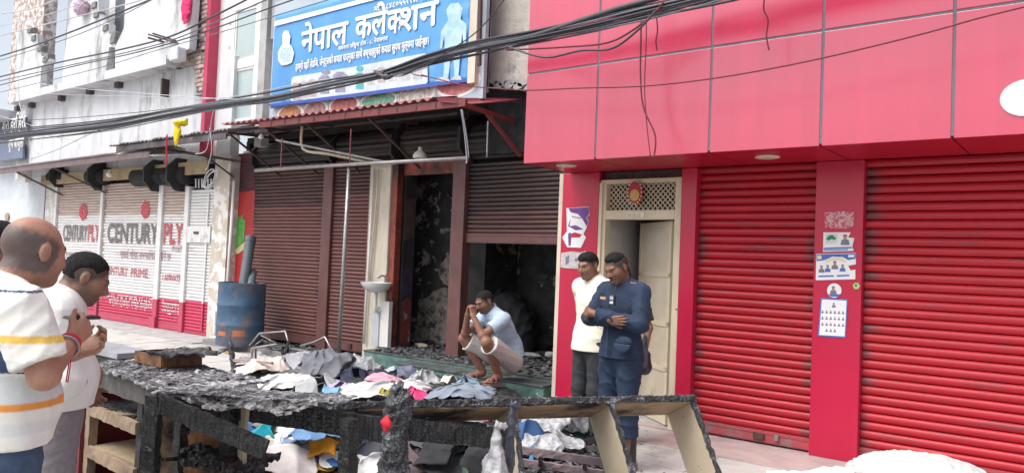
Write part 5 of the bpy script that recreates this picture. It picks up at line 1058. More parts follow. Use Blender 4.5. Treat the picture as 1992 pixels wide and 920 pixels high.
def chips(name, label, fn, n, smin, smax, m, seed=0, flat=.5):
    rg = random.Random(seed); mb = MB()
    for i in range(n):
        p = Vector(fn(rg)); s = rg.uniform(smin, smax); a = rg.uniform(0,6.28); e1 = Vector((math.cos(a),math.sin(a),rg.uniform(-flat,flat)))*s; e2 = Vector((-math.sin(a),math.cos(a),rg.uniform(-flat,flat)))*s*rg.uniform(.3,.9); up = Vector((0,0,s*.22))
        mb.add([p-e1-e2*.7,p+e1*.8-e2,p+e1+e2,p-e1*.6+e2*.9,p+up], [(0,1,4),(1,2,4),(2,3,4),(3,0,4),(3,2,1,0)])
    o = mb.build(name, m); o['kind'] = 'stuff'; o['label'] = label; o['category'] = 'debris'; return o
# oil drum
c = P(466,664,7.22); R_ = .37; YD, ZD = 7.22, .077; dr = thing('oil_drum','dented blue steel oil drum with orange rust bands beside the brown shutter','drum',(c.x,YD,ZD))
BLUD = mat('worn_blue_drum', (.05,.12,.21), (.035,.075,.14), 4, .5, .15, 20, c3=(.16,.13,.13), sc3=2.4, t3=.48, w3=.16)
hh = 1.0; MB().lathe([(R_*.97,0),(R_,.02),(R_,.30),(R_+.012,.32),(R_+.012,.335),(R_,.355),(R_,.62),(R_+.012,.64),(R_+.012,.655),(R_,.675),(R_,hh-.02),(R_+.01,hh),(R_-.01,hh+.005),(R_-.02,hh-.03),(.0,hh-.04)],(c.x,YD,ZD),40).build('body', BLUD, dr, 2)
for a0 in (3.6,4.6,5.4): 
    mb = MB(); vs = []
    for t in np.linspace(a0, a0+.5, 8):
        for z in (.26,.36 if a0 != 4.6 else .33): vs.append((c.x+(R_+.002)*math.cos(t), YD+(R_+.002)*math.sin(t), z-.02))
    mb.add(vs, [(2*i,2*i+2,2*i+3,2*i+1) for i in range(7)]).build('rust_band', mat('orange_rust_band', (.50,.16,.07), (.32,.12,.08), 16, .8), dr)
# fruit banner panel, pipes
fp = thing('fruit_panel','tall red advertising panel with green leaf picture behind the oil drum','panel',tuple(P(472,560,7.88)))
MB().poly(pq([(448,560),(457,380),(462,300),(498,296),(492,560)],7.9),(0,.02,0)).build('sheet', mat('sooty_red_print', (.48,.03,.03), (.38,.02,.025), 3, .5, c3=(.06,.02,.025), sc3=1.4, t3=.58, w3=.15), fp)
MB().poly(pq([(452,480),(456,430),(462,418),(466,424),(474,416),(472,426),(478,430),(474,470),(462,482)],7.894),(0,.002,0)).build('leaf_print', mat('green_leaf_print', (.06,.26,.05), (.12,.36,.08), 12, .6), fp); MB().poly(pq([(448,492),(460,484),(476,470),(474,486),(462,494)],7.893),(0,.002,0)).build('pale_print', mat('lemon_print', (.55,.55,.30), None, 9), fp)
MB().poly(pq([(462,300),(498,296),(496,370),(459,375)],7.895),(0,.003,0)).build('dark_top', mat('dark_maroon', (.10,.02,.035), (.05,.02,.025), 4, .7), fp)  # upper part of the panel laid over in a darker maroon
for lab, a, b, r in (('thick grey plastic pipe leaning in the oil drum, taller one',(474,556),(488,462),.085),('short grey plastic pipe leaning in the oil drum',(488,556),(492,530),.06)):
    pa, pb = P(*a,7.4), P(*b,7.6); o = thing('plastic_pipe', lab, 'pipe', tuple(pa)); MB().tube([pa,pb],r,16).build('pipe_body', mat('slate_pipe', (.12,.15,.17), (.09,.11,.13), 5, .45), o, 2); MB().tube([pb-(pb-pa).normalized()*.08,pb+(pb-pa).normalized()*.012],r*1.10,16).build('socket', _M['slate_pipe'], o, 2)
o = tag(MB().tube([P(438,625,7.62),P(456,352,7.62)],.03,8).build('white_pole', WPLAST, None, True, loc=tuple(P(438,625,7.62))),'white painted pole leaning by the peeling pier','pole')
o = tag(MB().tube(smooth([P(418,652,7.6),P(420,606,7.6),P(424,603,7.6),P(427,610,7.58)]),.035,8).build('drain_pipe', WPLAST, None, True, loc=tuple(P(418,652,7.6))),'short white bent drain pipe at the foot of the pier','pipe')
# prop pole, hanging rail, ropes
o = tag(MB().tube([P(658,697,7.2),P(680,318,7.2)],.030,10).build('prop_pole', STEEL, None, True, loc=tuple(P(658,697,7.2))),'upright steel prop pole in front of the brown shutters','pole')
o = tag(MB().tube([P(497,332,7.16),P(700,319,7.16),P(911,308,7.16)],.028,10).build('hanging_rail', STEEL, None, True, loc=tuple(P(497,332,7.16))),'long horizontal steel rail tied under the red awning','rail')
for lab, pts, m in (('white cord tying the rail end to the awning corner',[(897,213,6.8),(904,262,7.0),(908,308,7.12),(907,318,7.12)],CWt),('second white cord of the rail end loop',[(899,214,6.8),(908,268,7.0),(912,306,7.12)],CWt),('pale doubled cord hanging by the half open shutter',[(949,236,7.2),(947,306,7.3)],CWt),('pink cord holding the left end of the rail',[(549,270,6.9),(546,328,7.16)],mat('pink_cord',(.4,.12,.16),None,9)),('dark red cord above the prop pole',[(683,252,6.85),(680,318,7.16)],mat('pink_cord',(.4,.12,.16))),('red ribbon hanging from the dark awning',[(325,262,6.85),(324,285,6.86),(324,322,6.86)],RED)):
    q = smooth([P(*p) for p in pts],4); tag(MB().tube(q,.009 if 'ribbon' not in lab else .016,6).build('cord', m, None, True, loc=tuple(q[0])), lab, 'cord')
o = thing('hanging_lamp','small white shaded lamp hanging under the red awning','lamp',tuple(P(817,305,7.5))); c = P(817,300,7.5); MB().lathe([(.015,.10),(.03,.09),(.03,.05),(.06,.03),(.095,-.01),(.095,-.05),(.08,-.06),(0,-.06)],c,18).build('shade', WPLAST, o, True); MB().tube([P(815,272,7.5),c+Vector((0,0,.09))],.006,5).build('flex', CB, o)
# yellow cloth on awning, pink cloth and basin coil
YC = mat('yellow_cloth', (.80,.62,.01), (.70,.50,.01), 8, .8)
def lump(name, label, cat, c, r, m, seed=0, amp=.02, freq=26, res=.012, flat=None, grp=None, rot=0., extra=None):
    c = Vector(c); mx_ = max(r)*1.25+.03; S = SDF((-r[0]*1.3-.04,-r[1]*1.3-.04,-r[2]*1.3-.04),(r[0]*1.3+.04,r[1]*1.3+.04,r[2]*1.3+.04),res); S.ell((0,0,0),r,None,.02)
    for e in (extra or ()): S.ell(e[0],e[1],None,.03)
    S.wrinkle(amp,freq,seed)
    if flat is not None: S.cut((0,0,flat),(0,0,-1))
    o = S.build(name, m, None, None, loc=c); o.rotation_euler = (0,0,rot); return tag(o, label, cat, grp)
c = P(345,262,6.9); lump('yellow_cloth','bright yellow cloth thrown over the dark tin awning','cloth',(c.x,c.y,c.z),(.09,.05,.20),YC,3,.02,30,extra=[((.05,.05,.20),(.16,.14,.05)),((.28,.18,.26),(.28,.14,.05)),((.52,.28,.29),(.22,.12,.045))])
c = P(362,12,7.35); lump('pink_cloth','bright pink cloth hanging on the bare brick corner','cloth',(c.x,c.y,c.z),(.16,.05,.34),mat('hot_pink_cloth',(.72,.03,.16),(.6,.02,.13),9,.8),8,.025,24)
c = P(158,14,7.3); lump('lilac_bundle','lilac cloth bundle sitting on the balcony parapet','cloth',(c.x,c.y,c.z),(.24,.14,.20),mat('lilac_cloth',(.55,.42,.50),(.45,.33,.42),9,.8),9,.03,24)
co = thing('wire_coil','coil of white wire hanging beside the peeling pier','wire coil',tuple(P(412,350,7.3)))
for k_,(rx,ry,tilt) in enumerate(((.24,.12,.5),(.22,.10,.6),(.25,.09,.42),(.20,.13,.55))):
    c = P(413,349,7.3); pts = [(c.x+rx*math.cos(t)*math.cos(tilt)-ry*math.sin(t)*math.sin(tilt)*.6, c.y-.02*k_, c.z+rx*math.cos(t)*math.sin(tilt)+ry*math.sin(t)) for t in np.linspace(0,2*math.pi,25)]; MB().tube(pts,.009,6,False).build('loop', CWt, co, True)
gr = thing('grille','small white bar grille above the narrow shutter','grille',tuple(P(395,366,7.7)))
for i in range(9): MB().bar(P(381+i*6,366,7.72),P(381+i*6,348,7.72),.02).build('grille_bar', WPLAST, gr)
# wash basin
bs = thing('wash_basin','white ceramic wash basin on bracket pipes by the streaked pier','basin',(-8.75,7.6,.27)); c = P(732,552,7.6)
mb = MB(); prof = [(.02,-.13),(.10,-.12),(.19,-.07),(.235,-.01),(.245,.02),(.225,.022),(.20,-.02),(.10,-.06),(.0,-.065)]
b_ = MB().lathe(prof,(0,0,0),28); b_.v = [(c.x+x*1.05,7.60+y*.85,c.z+z) for x,y,z in b_.v]; b_.build('bowl', mat('white_ceramic',(.72,.72,.72),(.64,.64,.64),4,.25,c3=(.3,.28,.27),sc3=5,t3=.64,w3=.1), bs, 2)
MB().tube(smooth([(c.x+.05,7.72,c.z+.02),(c.x+.05,7.72,c.z+.10),(c.x+.04,7.66,c.z+.12),(c.x+.03,7.60,c.z+.08)]),.014,8).build('tap', STEEL, bs, True); MB().tube([(c.x+.05,7.72,c.z+.10),(c.x+.07,7.72,c.z+.15)],.018,8).build('tap_knob', STEEL, bs, True)
MB().tube(smooth([(c.x-.02,7.62,c.z-.12),(c.x-.02,7.62,c.z-.32),(c.x-.04,7.66,c.z-.40),(c.x-.06,7.72,c.z-.34)]),.028,10).build('waste_trap', WPLAST, bs, True)
MB().box(c.x-.16,c.x-.02,7.70,7.78,.29,c.z-.40).build('pedestal', mat('grey_white_board',(.50,.54,.56),(.42,.46,.48),5,.6), bs); MB().box(c.x-.018,c.x+.16,7.72,7.79,.29,c.z-.25).build('splash_board', WPLAST, bs)
for lab, a, b, r, m in (('white water pipe up the streaked pier, left one',(708,668),(727,330),.018,WPLAST),('tan water pipe up the streaked pier, right one',(719,545),(737,330),.014,CREAM),):
    tag(MB().tube([P(*a,7.76),P(*b,7.76)],r,8).build('water_pipe', m, None, True, loc=tuple(P(*a,7.76))),lab,'pipe')
# orange conduit bend under awning
tag(MB().tube(smooth([P(588,245,7.1),P(590,290,7.15),P(640,300,7.3),P(730,318,7.7)],4),.022,8).build('conduit', CREAM, None, True, loc=tuple(P(588,245,7.1))),'cream conduit bending under the red awning','pipe')
# burnt stool and chair frames
for i,(lab, segs) in enumerate((('bent grey burnt chair frame in front of the brown shutter',[[(485,672),(505,648),(555,644),(562,668),(550,690)],[(508,652),(540,668),(490,676),(512,660)]]),('collapsed grey metal frame lying by the prop pole',[[(585,672),(612,665),(632,655),(650,690)],[(590,680),(640,690),(560,676)]]))):
    p0 = P(*segs[0][0],7.05); o = thing('metal_frame', lab, 'chair frame', (p0.x,p0.y,.1))
    for s_ in segs: MB().tube([P(x,y,7.05+.012*((x*7) % 9)) for x,y in s_],.016,7).build('frame_tube', STEEL, o, True)
st = thing('burnt_stump','upright splintered charred stake with yellow tip by the counters','charred wood',tuple(PZ(452,724,.0)))
YT = 5.75
rbar(P(455,724,YT),P(447,655,YT),.055,.045,5,.01,taper=.9).build('stake', CHAR2, st); rbar(P(450,690,YT),P(436,683,YT-.03),.035,.03,6,.006).build('splinter', mat('yellowed_wood',(.45,.32,.12),(.3,.2,.08),12,.8), st); rbar(P(452,700,YT),P(530,706,YT),.03,.03,7,.004).build('rung', mat('pinkish_rail',(.36,.24,.22),(.26,.18,.17),9,.7), st); rbar(P(487,728,YT),P(490,680,YT),.022,.022,8,.003).build('stake', STEEL, st); rbar(P(498,722,YT),P(497,678,YT),.02,.02,9,.003).build('stake', RUST, st)
st2 = thing('burnt_stake','black splintered stake standing by the grey chair frame','charred wood',tuple(P(556,694,6.7))); rbar(P(556,694,6.7),P(560,662,6.7),.06,.03,15,.012,taper=.8).build('stake', CHAR, st2); rbar(P(552,690,6.7),P(548,674,6.7),.04,.025,16,.01,taper=.8).build('splinter', CHAR, st2)
# ================================================================ burnt furniture in front
def WP(px, z): return PZ(px[0], px[1], z)
ASHT = mat('ash_crust',(.06,.06,.065),(.44,.43,.43),22,.85,.7,45,c3=(.022,.022,.024),sc3=4,t3=.54,w3=.10,lo=.40,hi=.60,det=8)
CA = thing('charred_counter','charred wooden counter with open pale shelves beside the two white shirted men','counter',(-4.6,2.5,0))
xa, xb, ya, yb, zt = -5.12,-3.95,2.24,2.74,.83; xc = -4.36
rbar((xa-.02,ya,zt-.065),(xb+.02,ya-.06,zt-.065),.03,.13,1,.004).build('front_rail', mat('smoked_rail',(.10,.095,.09),(.05,.05,.05),5,.7,.3,50,c3=(.22,.20,.18),sc3=3,t3=.6,w3=.12), CA)
flakes((xa-.04,ya-.05,zt),(xb-xa+.08,-.05,0),(0,yb-ya+.08,.0),44,26,.008,4,.012,.02,None,.80).build('top_board', ASHT, CA)
for x,y,m in ((xa+.01,ya+.03,TANW),(xc-.03,ya+.0,CHAR),(xa+.03,yb-.03,CHAR),(xc-.03,yb-.03,CHAR)): rbar((x,y,0),(x,y,zt-.03),.055,.055,int(x*10),.002).build('leg', m, CA)
SHM = mat('smoked_shelf_board',(.42,.33,.22),(.32,.25,.17),5,.8,.3,40,c3=(.06,.05,.045),sc3=2.6,t3=.50,w3=.2)
for z,m in ((.58,SHM),(.32,SHM)): 
    MB().box(xa+.03,xc-.03,ya+.02,yb-.02,z-.02,z).build('shelf', m, CA); rbar((xa+.02,ya+.01,z-.03),(xc-.02,ya-.04,z-.03),.025,.07,int(z*100),.003).build('shelf_lip', TANW, CA)
MB().box(xa+.02,xc-.02,yb-.02,yb,.05,zt-.1).build('back_panel', PLY, CA); MB().box(xc-.025,xc-.01,ya+.04,yb-.04,.05,zt-.1).build('side_panel', PLY, CA)
MB().box(xa-.05,xa-.025,ya-.02,yb,.0,zt-.12).build('red_side_board', mat('dark_red_board',(.20,.025,.03),(.14,.02,.025),4,.5), CA)
flakes((xa+.04,ya+.03,.585),(.68,0,0),(0,.55,0),24,14,.008,9,.008,.05).build('ash_layer', CHAR2, CA)
CC = thing('charred_cabinet_top','charred dark cabinet with pale dusty top behind the white shirted man','cabinet',(-5.9,2.9,0)); MB().box(-6.4,-5.46,2.58,2.80,.0,.80).build('carcass', CHAR, CC, bevel=.01); MB().box(-6.42,-5.44,2.56,2.82,.802,.84).build('top_board', mat('dusty_slate',(.36,.36,.38),(.25,.25,.27),4,.7), CC)
# drawer box
DRW = thing('scorched_drawer','open scorched wooden drawer lying on the charred counter','drawer',(-5.0,2.9,.86)); o3 = [PZ(325,712,.87),PZ(415,708,.87)]
pA, pB, pC = PZ(300,700,.87), PZ(420,703,.87), PZ(330,722,.87)
WOODO = mat('orange_plywood',(.30,.14,.06),(.20,.09,.04),6,.6,.1,40,c3=(.02,.018,.018),sc3=5,t3=.48,w3=.14)
d0 = Vector((-4.98,2.46,.85)); ex = Vector((.34,.0,0)); ey = Vector((0,.26,0))
for a, b in ((d0,d0+ex),(d0+ex,d0+ex+ey),(d0+ey,d0+ex+ey),(d0,d0+ey)): MB().bar(a+Vector((0,0,.03)),b+Vector((0,0,.03)),.014,.07).build('side_board', WOODO, DRW)
MB().box(d0.x,d0.x+.34,d0.y,d0.y+.26,.842,.852).build('drawer_base', WOODO, DRW); flakes(d0+Vector((.22,-.05,.09)),(.30,0,0),(0,.36,0),10,12,.012,33,.008,.03).build('burnt_lid', CHAR2, DRW)
# second counter
CBt = thing('collapsed_counter','collapsed black alligator charred counter with a fallen diagonal rail','counter',(-3.4,2.4,0)); zb = .84
LT, RT = WP((300,764),zb), WP((664,786),zb); ax = (RT-LT).normalized(); bk = Vector((-ax.y,ax.x,0))
rbar(LT+Vector((0,0,-.84)),LT+Vector((0,0,-.01)),.075,.06,11,.006,up=tuple(bk)).build('leg', CHAR, CBt)
rbar(RT+ax*.04+bk*.02+Vector((0,0,-.84)),RT+ax*.04+bk*.02+Vector((0,0,-.07)),.075,.06,12,.006).build('leg', CHAR, CBt)
rbar(LT+bk*.30+Vector((0,0,-.84)),LT+bk*.30+Vector((0,0,-.02)),.07,.06,13,.006).build('leg', CHAR, CBt); lb2 = LT+ax*.32+bk*.20
rbar(lb2+Vector((0,0,-.84)),lb2+Vector((0,0,-.02)),.075,.06,14,.006).build('leg', CHAR, CBt); rbar(lb2+ax*.075+Vector((0,0,-.84)),lb2+ax*.075+Vector((0,0,-.04)),.06,.02,15,.002).build('plank', PLYP, CBt)
rbar(LT+ax*.02-bk*.01+Vector((0,0,-.04)),LT+ax*.62-bk*.03+Vector((0,0,-.24)),.03,.095,16,.004).build('fallen_rail', CHAR, CBt)
rbar(LT+bk*.24+ax*.0+Vector((0,0,-.07)),RT+ax*.2+bk*.16+Vector((0,0,-.15)),.03,.12,17,.004).build('rear_rail', CHAR, CBt)
flakes(LT+bk*.0+Vector((-.02,0,.0)),ax*.93,bk*.24,60,12,.008,21,.014,.03,sag=lambda u,v: -.05*math.sin(math.pi*u)*(1-v)+.02*math.sin(u*14)*(1-v),holes=.85).build('top_sheet', ASHT, CBt)
rbar(LT+ax*.1+bk*.03+Vector((0,0,-.66)),RT+Vector((0,0,-.58)),.03,.08,19,.005).build('bottom_rail', CHAR, CBt)
flakes(LT+ax*.08+bk*.05+Vector((0,0,-.34)),ax*.44+Vector((0,0,-.05)),bk*.32+Vector((0,0,.03)),30,16,.014,22,.02,.04).build('charred_shelf', CHAR, CBt)
flakes(LT+ax*.06+bk*.05+Vector((0,0,-.43)),ax*.26,Vector((0,0,-.30))+bk*.02,14,8,.003,23,.008,.03).build('torn_plywood', mat('torn_plywood',(.50,.40,.24),(.42,.33,.19),8,.8,.2,60,stretch=(1,1,6)), CBt)
flakes(LT+ax*.06+bk*.27+Vector((0,0,-.52)),ax*.24,Vector((0,0,.40)),14,12,.002,25,.008,.03).build('back_panel', WOODO, CBt)
# knocked over rack leaning back
RK = thing('leaning_rack','long charred plywood rack leaning back with pale divider boards, in front of the uniformed man','rack',(-3,3.8,0)); zr_ = .70
L0, R0 = WP((612,789),zr_), WP((1350,773),zr_); u_ = (R0-L0); LEN = u_.length; u_.normalize(); aw = Vector((-u_.y,u_.x,0)); tl = math.radians(25); vv = aw*math.cos(tl)-Vector((0,0,1))*math.sin(tl); dn = -(aw*math.sin(tl)+Vector((0,0,math.cos(tl)))); DP = .36
def sOf(px): 
    best = None
    for k in range(400):
        s_ = LEN*k/399; q = L0+u_*s_-CAM; xx_ = 996+FPX*q.dot(_r2)/q.dot(_f)
        if best is None or abs(xx_-px) < best[0]: best = (abs(xx_-px), s_)
    return best[1]
def rk(s0,s1,v0,v1,w0,w1,shear=0.):
    c_ = lambda s,v,w_: L0+u_*(s+shear*w_)+vv*v+dn*w_
    mb = MB(); mb.add([c_(s0,v0,w0),c_(s1,v0,w0),c_(s1,v1,w0),c_(s0,v1,w0),c_(s0,v0,w1),c_(s1,v0,w1),c_(s1,v1,w1),c_(s0,v1,w1)],[(0,1,2,3),(7,6,5,4),(0,4,5,1),(1,5,6,2),(2,6,7,3),(3,7,4,0)]); return mb
rk(.25,LEN,.02,DP,.012,.03).build('under_board', PLY, RK); rbar(L0-u_*.03,L0+u_*(LEN+.01),.03,.036,31,.006,up=(0,0,1),step=.025).build('front_edge', CHAR2, RK)
fl_ = flakes(L0+dn*.008+vv*.01,u_*LEN,vv*DP,80,10,.005,32,.012,.012).build('char_crust', CHAR2, RK)
for px,sh_ in ((790,.0),(1003,.02),(1192,.16),(1350,.17)):
    s_ = sOf(px); m_ = PLYP if px > 900 else CHAR
    rk(s_-.022,s_,.02,DP,.032,.78,sh_).build('divider', m_, RK); c_ = lambda w_: L0+u_*(s_-.01+sh_*w_)+vv*.01+dn*w_
    rbar(c_(.03),c_(.79),.03,.028,int(px),.006,up=tuple(u_)).build('divider_edge', CHAR2 if px > 900 else CHAR, RK)
rbar(L0+u_*sOf(700)+vv*.05+dn*.10,L0+u_*sOf(1000)+vv*.1+dn*.22,.025,.13,41,.006).build('broken_rail', CHAR, RK)
rbar(L0+u_*sOf(800)+vv*.12+dn*.09,L0+u_*sOf(950)+vv*.12+dn*.16,.03,.10,42,.006).build('broken_rail', CHAR, RK)
# charred melted lump hanging on the rack
c = PD(768,858,3.62); ML = lump('melted_lump','tall melted charred lump with a red scrap on the rack','melted debris',(c.x,c.y,c.z),(.06,.06,.26),CHAR2,4,.03,60,.007,extra=[((.02,0,.16),(.07,.06,.10)),((-.02,.02,-.16),(.08,.07,.14))])
c = PD(752,824,3.50); lump('red_scrap','small scrap of bright red cloth stuck to the melted lump','cloth',(c.x,c.y,c.z),(.03,.018,.04),mat('red_cloth',(.58,.01,.03),(.45,.01,.03),9,.7),5,.012,40,.007)
# fallen low frame between rack legs
LF = thing('fallen_frame','low mauve brown wooden frame lying behind the rack legs','frame',tuple(PZ(1110,900,.1)))
for a,b,w_ in (((1012,874,.22),(1240,908,.20),.05),((1012,898,.08),(1240,930,.08),.05),((1052,884,.20),(1050,915,.0),.03),((1138,894,.2),(1136,925,.0),.03)): rbar(PZ(*a),PZ(*b),.03,w_,int(a[0]),.003).build('rail', mat('mauve_wood',(.24,.18,.19),(.17,.13,.14),9,.7), LF)
# ================================================================ clothes and rubbish
def G(c): return mat('cloth_%d_%d_%d' % tuple(int(v*99) for v in c), c, tuple(v*.75 for v in c), 7, .85, .15, 60, c3=tuple(v*.35+.01 for v in c), sc3=4, t3=.62, w3=.12)
gs = 0
def cloth(label, px, Y, rx, rz, c, ry=None, name='garment', amp=.028, freq=24, ground=False, z=.1, res=.012, m=None, cat='clothes'):
    if m is not None and m.name.startswith('cloudy'): freq, amp = 12, .055
    global gs; gs += 1
    p = PZ(px[0],px[1],z) if ground else P(px[0],px[1],Y); r = (rx, ry or rx*.7, rz)
    return sheet(name,label,cat,(p.x,p.y,max(p.z-rz*.8,.012)),r,m or G(c),gs*3+1,rot=-YAW+random.uniform(-.7,.7),film=(m is not None))
def sheet(name, label, cat, c, r, m, seed, rot=0., film=False):
    """crumpled garment: a cut-out sheet thrown into sharp trochoid folds over a low mound"""
    rg = np.random.RandomState(seed); n = 54; kind = rg.randint(3); u = np.linspace(-1,1,n); U, Vv = np.meshgrid(u, u, indexing='ij')
    if film: keep = U**2+Vv**2 < 1.0+.25*np.sin(5*np.arctan2(Vv,U)+seed)
    elif kind == 0: keep = (np.abs(U) < .58+.1*Vv) | ((Vv > .35) & (np.abs(U) < 1))          # shirt with sleeves
    elif kind == 1: keep = (np.abs(U) < .8) & ~((np.abs(U) < .12-.0*Vv) & (Vv < .2))         # trousers
    else: keep = (np.abs(U)**4+np.abs(Vv)**4 < 1.0+.2*np.sin(3*np.arctan2(Vv,U)+seed))
    r = [v*.92 for v in r]; X = U*r[0]*1.75; Y = Vv*r[1]*1.75; Z = np.zeros_like(X); x0, y0 = X.copy(), Y.copy(); wx = .05*np.sin(x0*7+seed)+.04*np.sin(y0*9+seed*2); wy = .05*np.sin(y0*8+seed*3)+.04*np.sin(x0*10+seed)
    for i in range(7):
        th = rg.uniform(0,math.pi); d = (math.cos(th),math.sin(th)); f = rg.uniform(14,30)*(1+.28*i); a = (.62 if not film else .8)/f*rg.uniform(.6,1.1); ph = ((x0+wx)*d[0]+(y0+wy)*d[1])*f+rg.uniform(0,6.3)
        loc_ = .35+.65*np.clip(np.sin((x0*d[1]-y0*d[0])*rg.uniform(4,9)+rg.uniform(0,6)),0,1); X -= d[0]*a*1.0*np.sin(ph)*loc_; Y -= d[1]*a*1.0*np.sin(ph)*loc_; Z += a*.75*(1+np.cos(ph))*loc_
    q = np.clip(1-((U)**2+(Vv)**2)*.62,0,1); Z = Z*(.45+.55*q)+r[2]*1.5*q**1.3; X *= .80; Y *= .80
    idx = -np.ones((n,n),int); k = np.argwhere(keep); idx[tuple(k.T)] = np.arange(len(k)); vs = np.stack([X[keep],Y[keep],Z[keep]],1)
    fs = []
    for i in range(n-1):
        for j_ in range(n-1):
            q4 = (idx[i,j_],idx[i+1,j_],idx[i+1,j_+1],idx[i,j_+1])
            if min(q4) >= 0: fs.append(tuple(int(v) for v in q4))
    me = bpy.data.meshes.new(name); me.from_pydata(vs.tolist(), [], fs); bm = bmesh.new(); bm.from_mesh(me); lo_ = [v for v in bm.verts if not v.link_faces]; bmesh.ops.delete(bm, geom=lo_, context='VERTS'); bm.to_mesh(me); bm.free(); me.materials.append(m); me.polygons.foreach_set('use_smooth', [True]*len(me.polygons))
    o = bpy.data.objects.new(name, me); COL.objects.link(o); o.location = c; o.rotation_euler = (rg.uniform(-.12,.12),rg.uniform(-.12,.12),rot); md = o.modifiers.new('thickness','SOLIDIFY'); md.thickness = .004; return tag(o, label, cat)
POLY = mat('cloudy_polythene',(.70,.70,.72),(.30,.31,.33),16,.16,.9,26,spec=.8,lo=.38,hi=.62,alpha=.62); GRYF = (.20,.21,.24)
cloth('crumpled peach white garment at the left of the clothes heap',(520,735),5.9,.30,.14,(.74,.62,.56)); cloth('large dark grey sheet draped over the clothes heap',(640,722),6.2,.42,.26,(.17,.175,.20),amp=.045,freq=16); cloth('pale grey sheet spread on top of the clothes heap',(610,700),6.5,.42,.12,(.36,.36,.40),amp=.03,freq=18)
cloth('bright white folded garment in front of the grey sheet',(560,745),5.6,.28,.09,(.80,.79,.78)); cloth('silver grey crumpled garment low in the clothes heap',(620,752),5.6,.26,.11,(.42,.43,.44)); cloth('dark navy garment beside the draped grey sheet',(690,742),6.1,.20,.16,(.03,.035,.07))
cloth('clear crumpled plastic sheet right of the grey sheet',(690,715),6.5,.30,.16,None,m=POLY,name='plastic_sheet',cat='plastic',amp=.05); cloth('whitish plastic scrap standing up by the low marble step',(712,722),6.4,.12,.22,None,m=POLY,name='plastic_sheet',cat='plastic',amp=.05)
cloth('lilac patterned garment at the middle of the heap',(665,757),5.6,.16,.09,(.50,.38,.58)); cloth('small pale blue garment at the front of the heap',(648,765),5.4,.10,.05,(.20,.40,.55)); cloth('black navy garment behind the pink one',(730,735),6.4,.26,.13,(.025,.025,.06)); cloth('pink and white crumpled garment near the green step',(745,742),6.2,.24,.08,(.72,.38,.46)); cloth('dull white flattened garment beside the pink one',(725,760),5.7,.30,.06,(.60,.59,.60)); cloth('light grey garment by the low marble step',(760,730),6.7,.16,.08,(.48,.52,.55)); cloth('small yellow black scrap at the front of the heap',(752,766),5.4,.07,.04,(.40,.32,.03)); cloth('thin white scrap by the yellow black one',(765,763),5.5,.10,.05,(.74,.74,.72))
cloth('big bulging cloudy plastic bag below the marble step',(828,748),6.35,.24,.19,None,m=POLY,name='plastic_bag',cat='plastic bag',amp=.03,freq=34); cloth('hot pink scrap under the bulging plastic bag',(812,768),5.7,.12,.035,(.75,.06,.22)); cloth('grey blue garment against the marble step',(790,728),6.7,.20,.10,(.16,.17,.24)); cloth('slate blue garment right of the bulging bag',(900,763),5.9,.28,.10,(.24,.28,.34)); cloth('small cream paper scrap right of the bulging bag',(872,740),6.4,.10,.05,(.74,.70,.60)); cloth('small sky blue scrap near the sandals',(905,748),6.3,.12,.04,(.30,.48,.62)); cloth('black burnt cloth mass behind the bulging bag',(870,765),6.1,.35,.09,(.03,.03,.035),amp=.04)
# under the counters and rack
g_ = dict(Y=0, ground=True)
cloth('blue denim garment under the collapsed counter',(500,845),0,.22,.13,(.07,.14,.32),ground=True,z=.18); cloth('bright teal turquoise garment under the collapsed counter',(545,842),0,.20,.13,(.01,.36,.46),ground=True,z=.22); cloth('jade green garment behind the turquoise one',(572,824),0,.17,.12,(.03,.42,.30),ground=True,z=.26); cloth('brilliant white garment in the middle under the counter',(598,850),0,.30,.20,(.82,.82,.82),ground=True,z=.20); cloth('pinkish white bunched garment in front of the brilliant white one',(540,893),0,.24,.12,(.76,.70,.68),ground=True,z=.12); cloth('orange garment beside the charred post',(640,868),0,.17,.12,(.72,.30,.02),ground=True,z=.20); cloth('royal blue garment under the orange one',(630,888),0,.20,.07,(.06,.18,.48),ground=True,z=.10); cloth('light blue denim sleeve above the orange garment',(632,840),0,.20,.07,(.16,.30,.52),ground=True,z=.30); cloth('small white scrap below the orange garment',(660,895),0,.14,.06,(.72,.72,.72),ground=True,z=.1); cloth('dark brown garment left of the white one',(515,868),0,.16,.07,(.10,.06,.05),ground=True,z=.14); cloth('olive grey garments on the heap behind the counter',(540,806),0,.30,.12,(.27,.25,.20),ground=True,z=.30); cloth('pale yellow garment at the left behind the counter',(485,812),0,.16,.10,(.60,.56,.36),ground=True,z=.25); cloth('charcoal garment behind the olive ones',(585,806),0,.24,.10,(.06,.06,.065),ground=True,z=.28); cloth('black garment right of the charred post',(712,850),0,.18,.15,(.03,.035,.06),ground=True,z=.2); cloth('dark slate garment low by the melted lump',(715,885),0,.20,.10,(.06,.065,.08),ground=True,z=.12)
cloth('royal blue garment behind the rack board',(872,806),0,.34,.06,(.05,.16,.42),ground=True,z=.20); cloth('crimson patterned garment behind the rack board',(925,806),0,.22,.06,(.55,.06,.14),ground=True,z=.20); cloth('pale grey towel behind the rack board',(880,822),0,.40,.05,(.44,.46,.48),ground=True,z=.16); cloth('white and orange streaked scrap under the rack',(835,860),0,.30,.05,(.74,.66,.58),ground=True,z=.16); cloth('magenta scrap by the melted lump',(803,872),0,.08,.06,(.62,.05,.18),ground=True,z=.15); cloth('dusty maroon garment under the rack by the lump',(815,900),0,.16,.14,(.14,.10,.11),ground=True,z=.12); cloth('dull green garment at the bottom under the rack',(905,905),0,.20,.08,(.10,.18,.14),ground=True,z=.1)
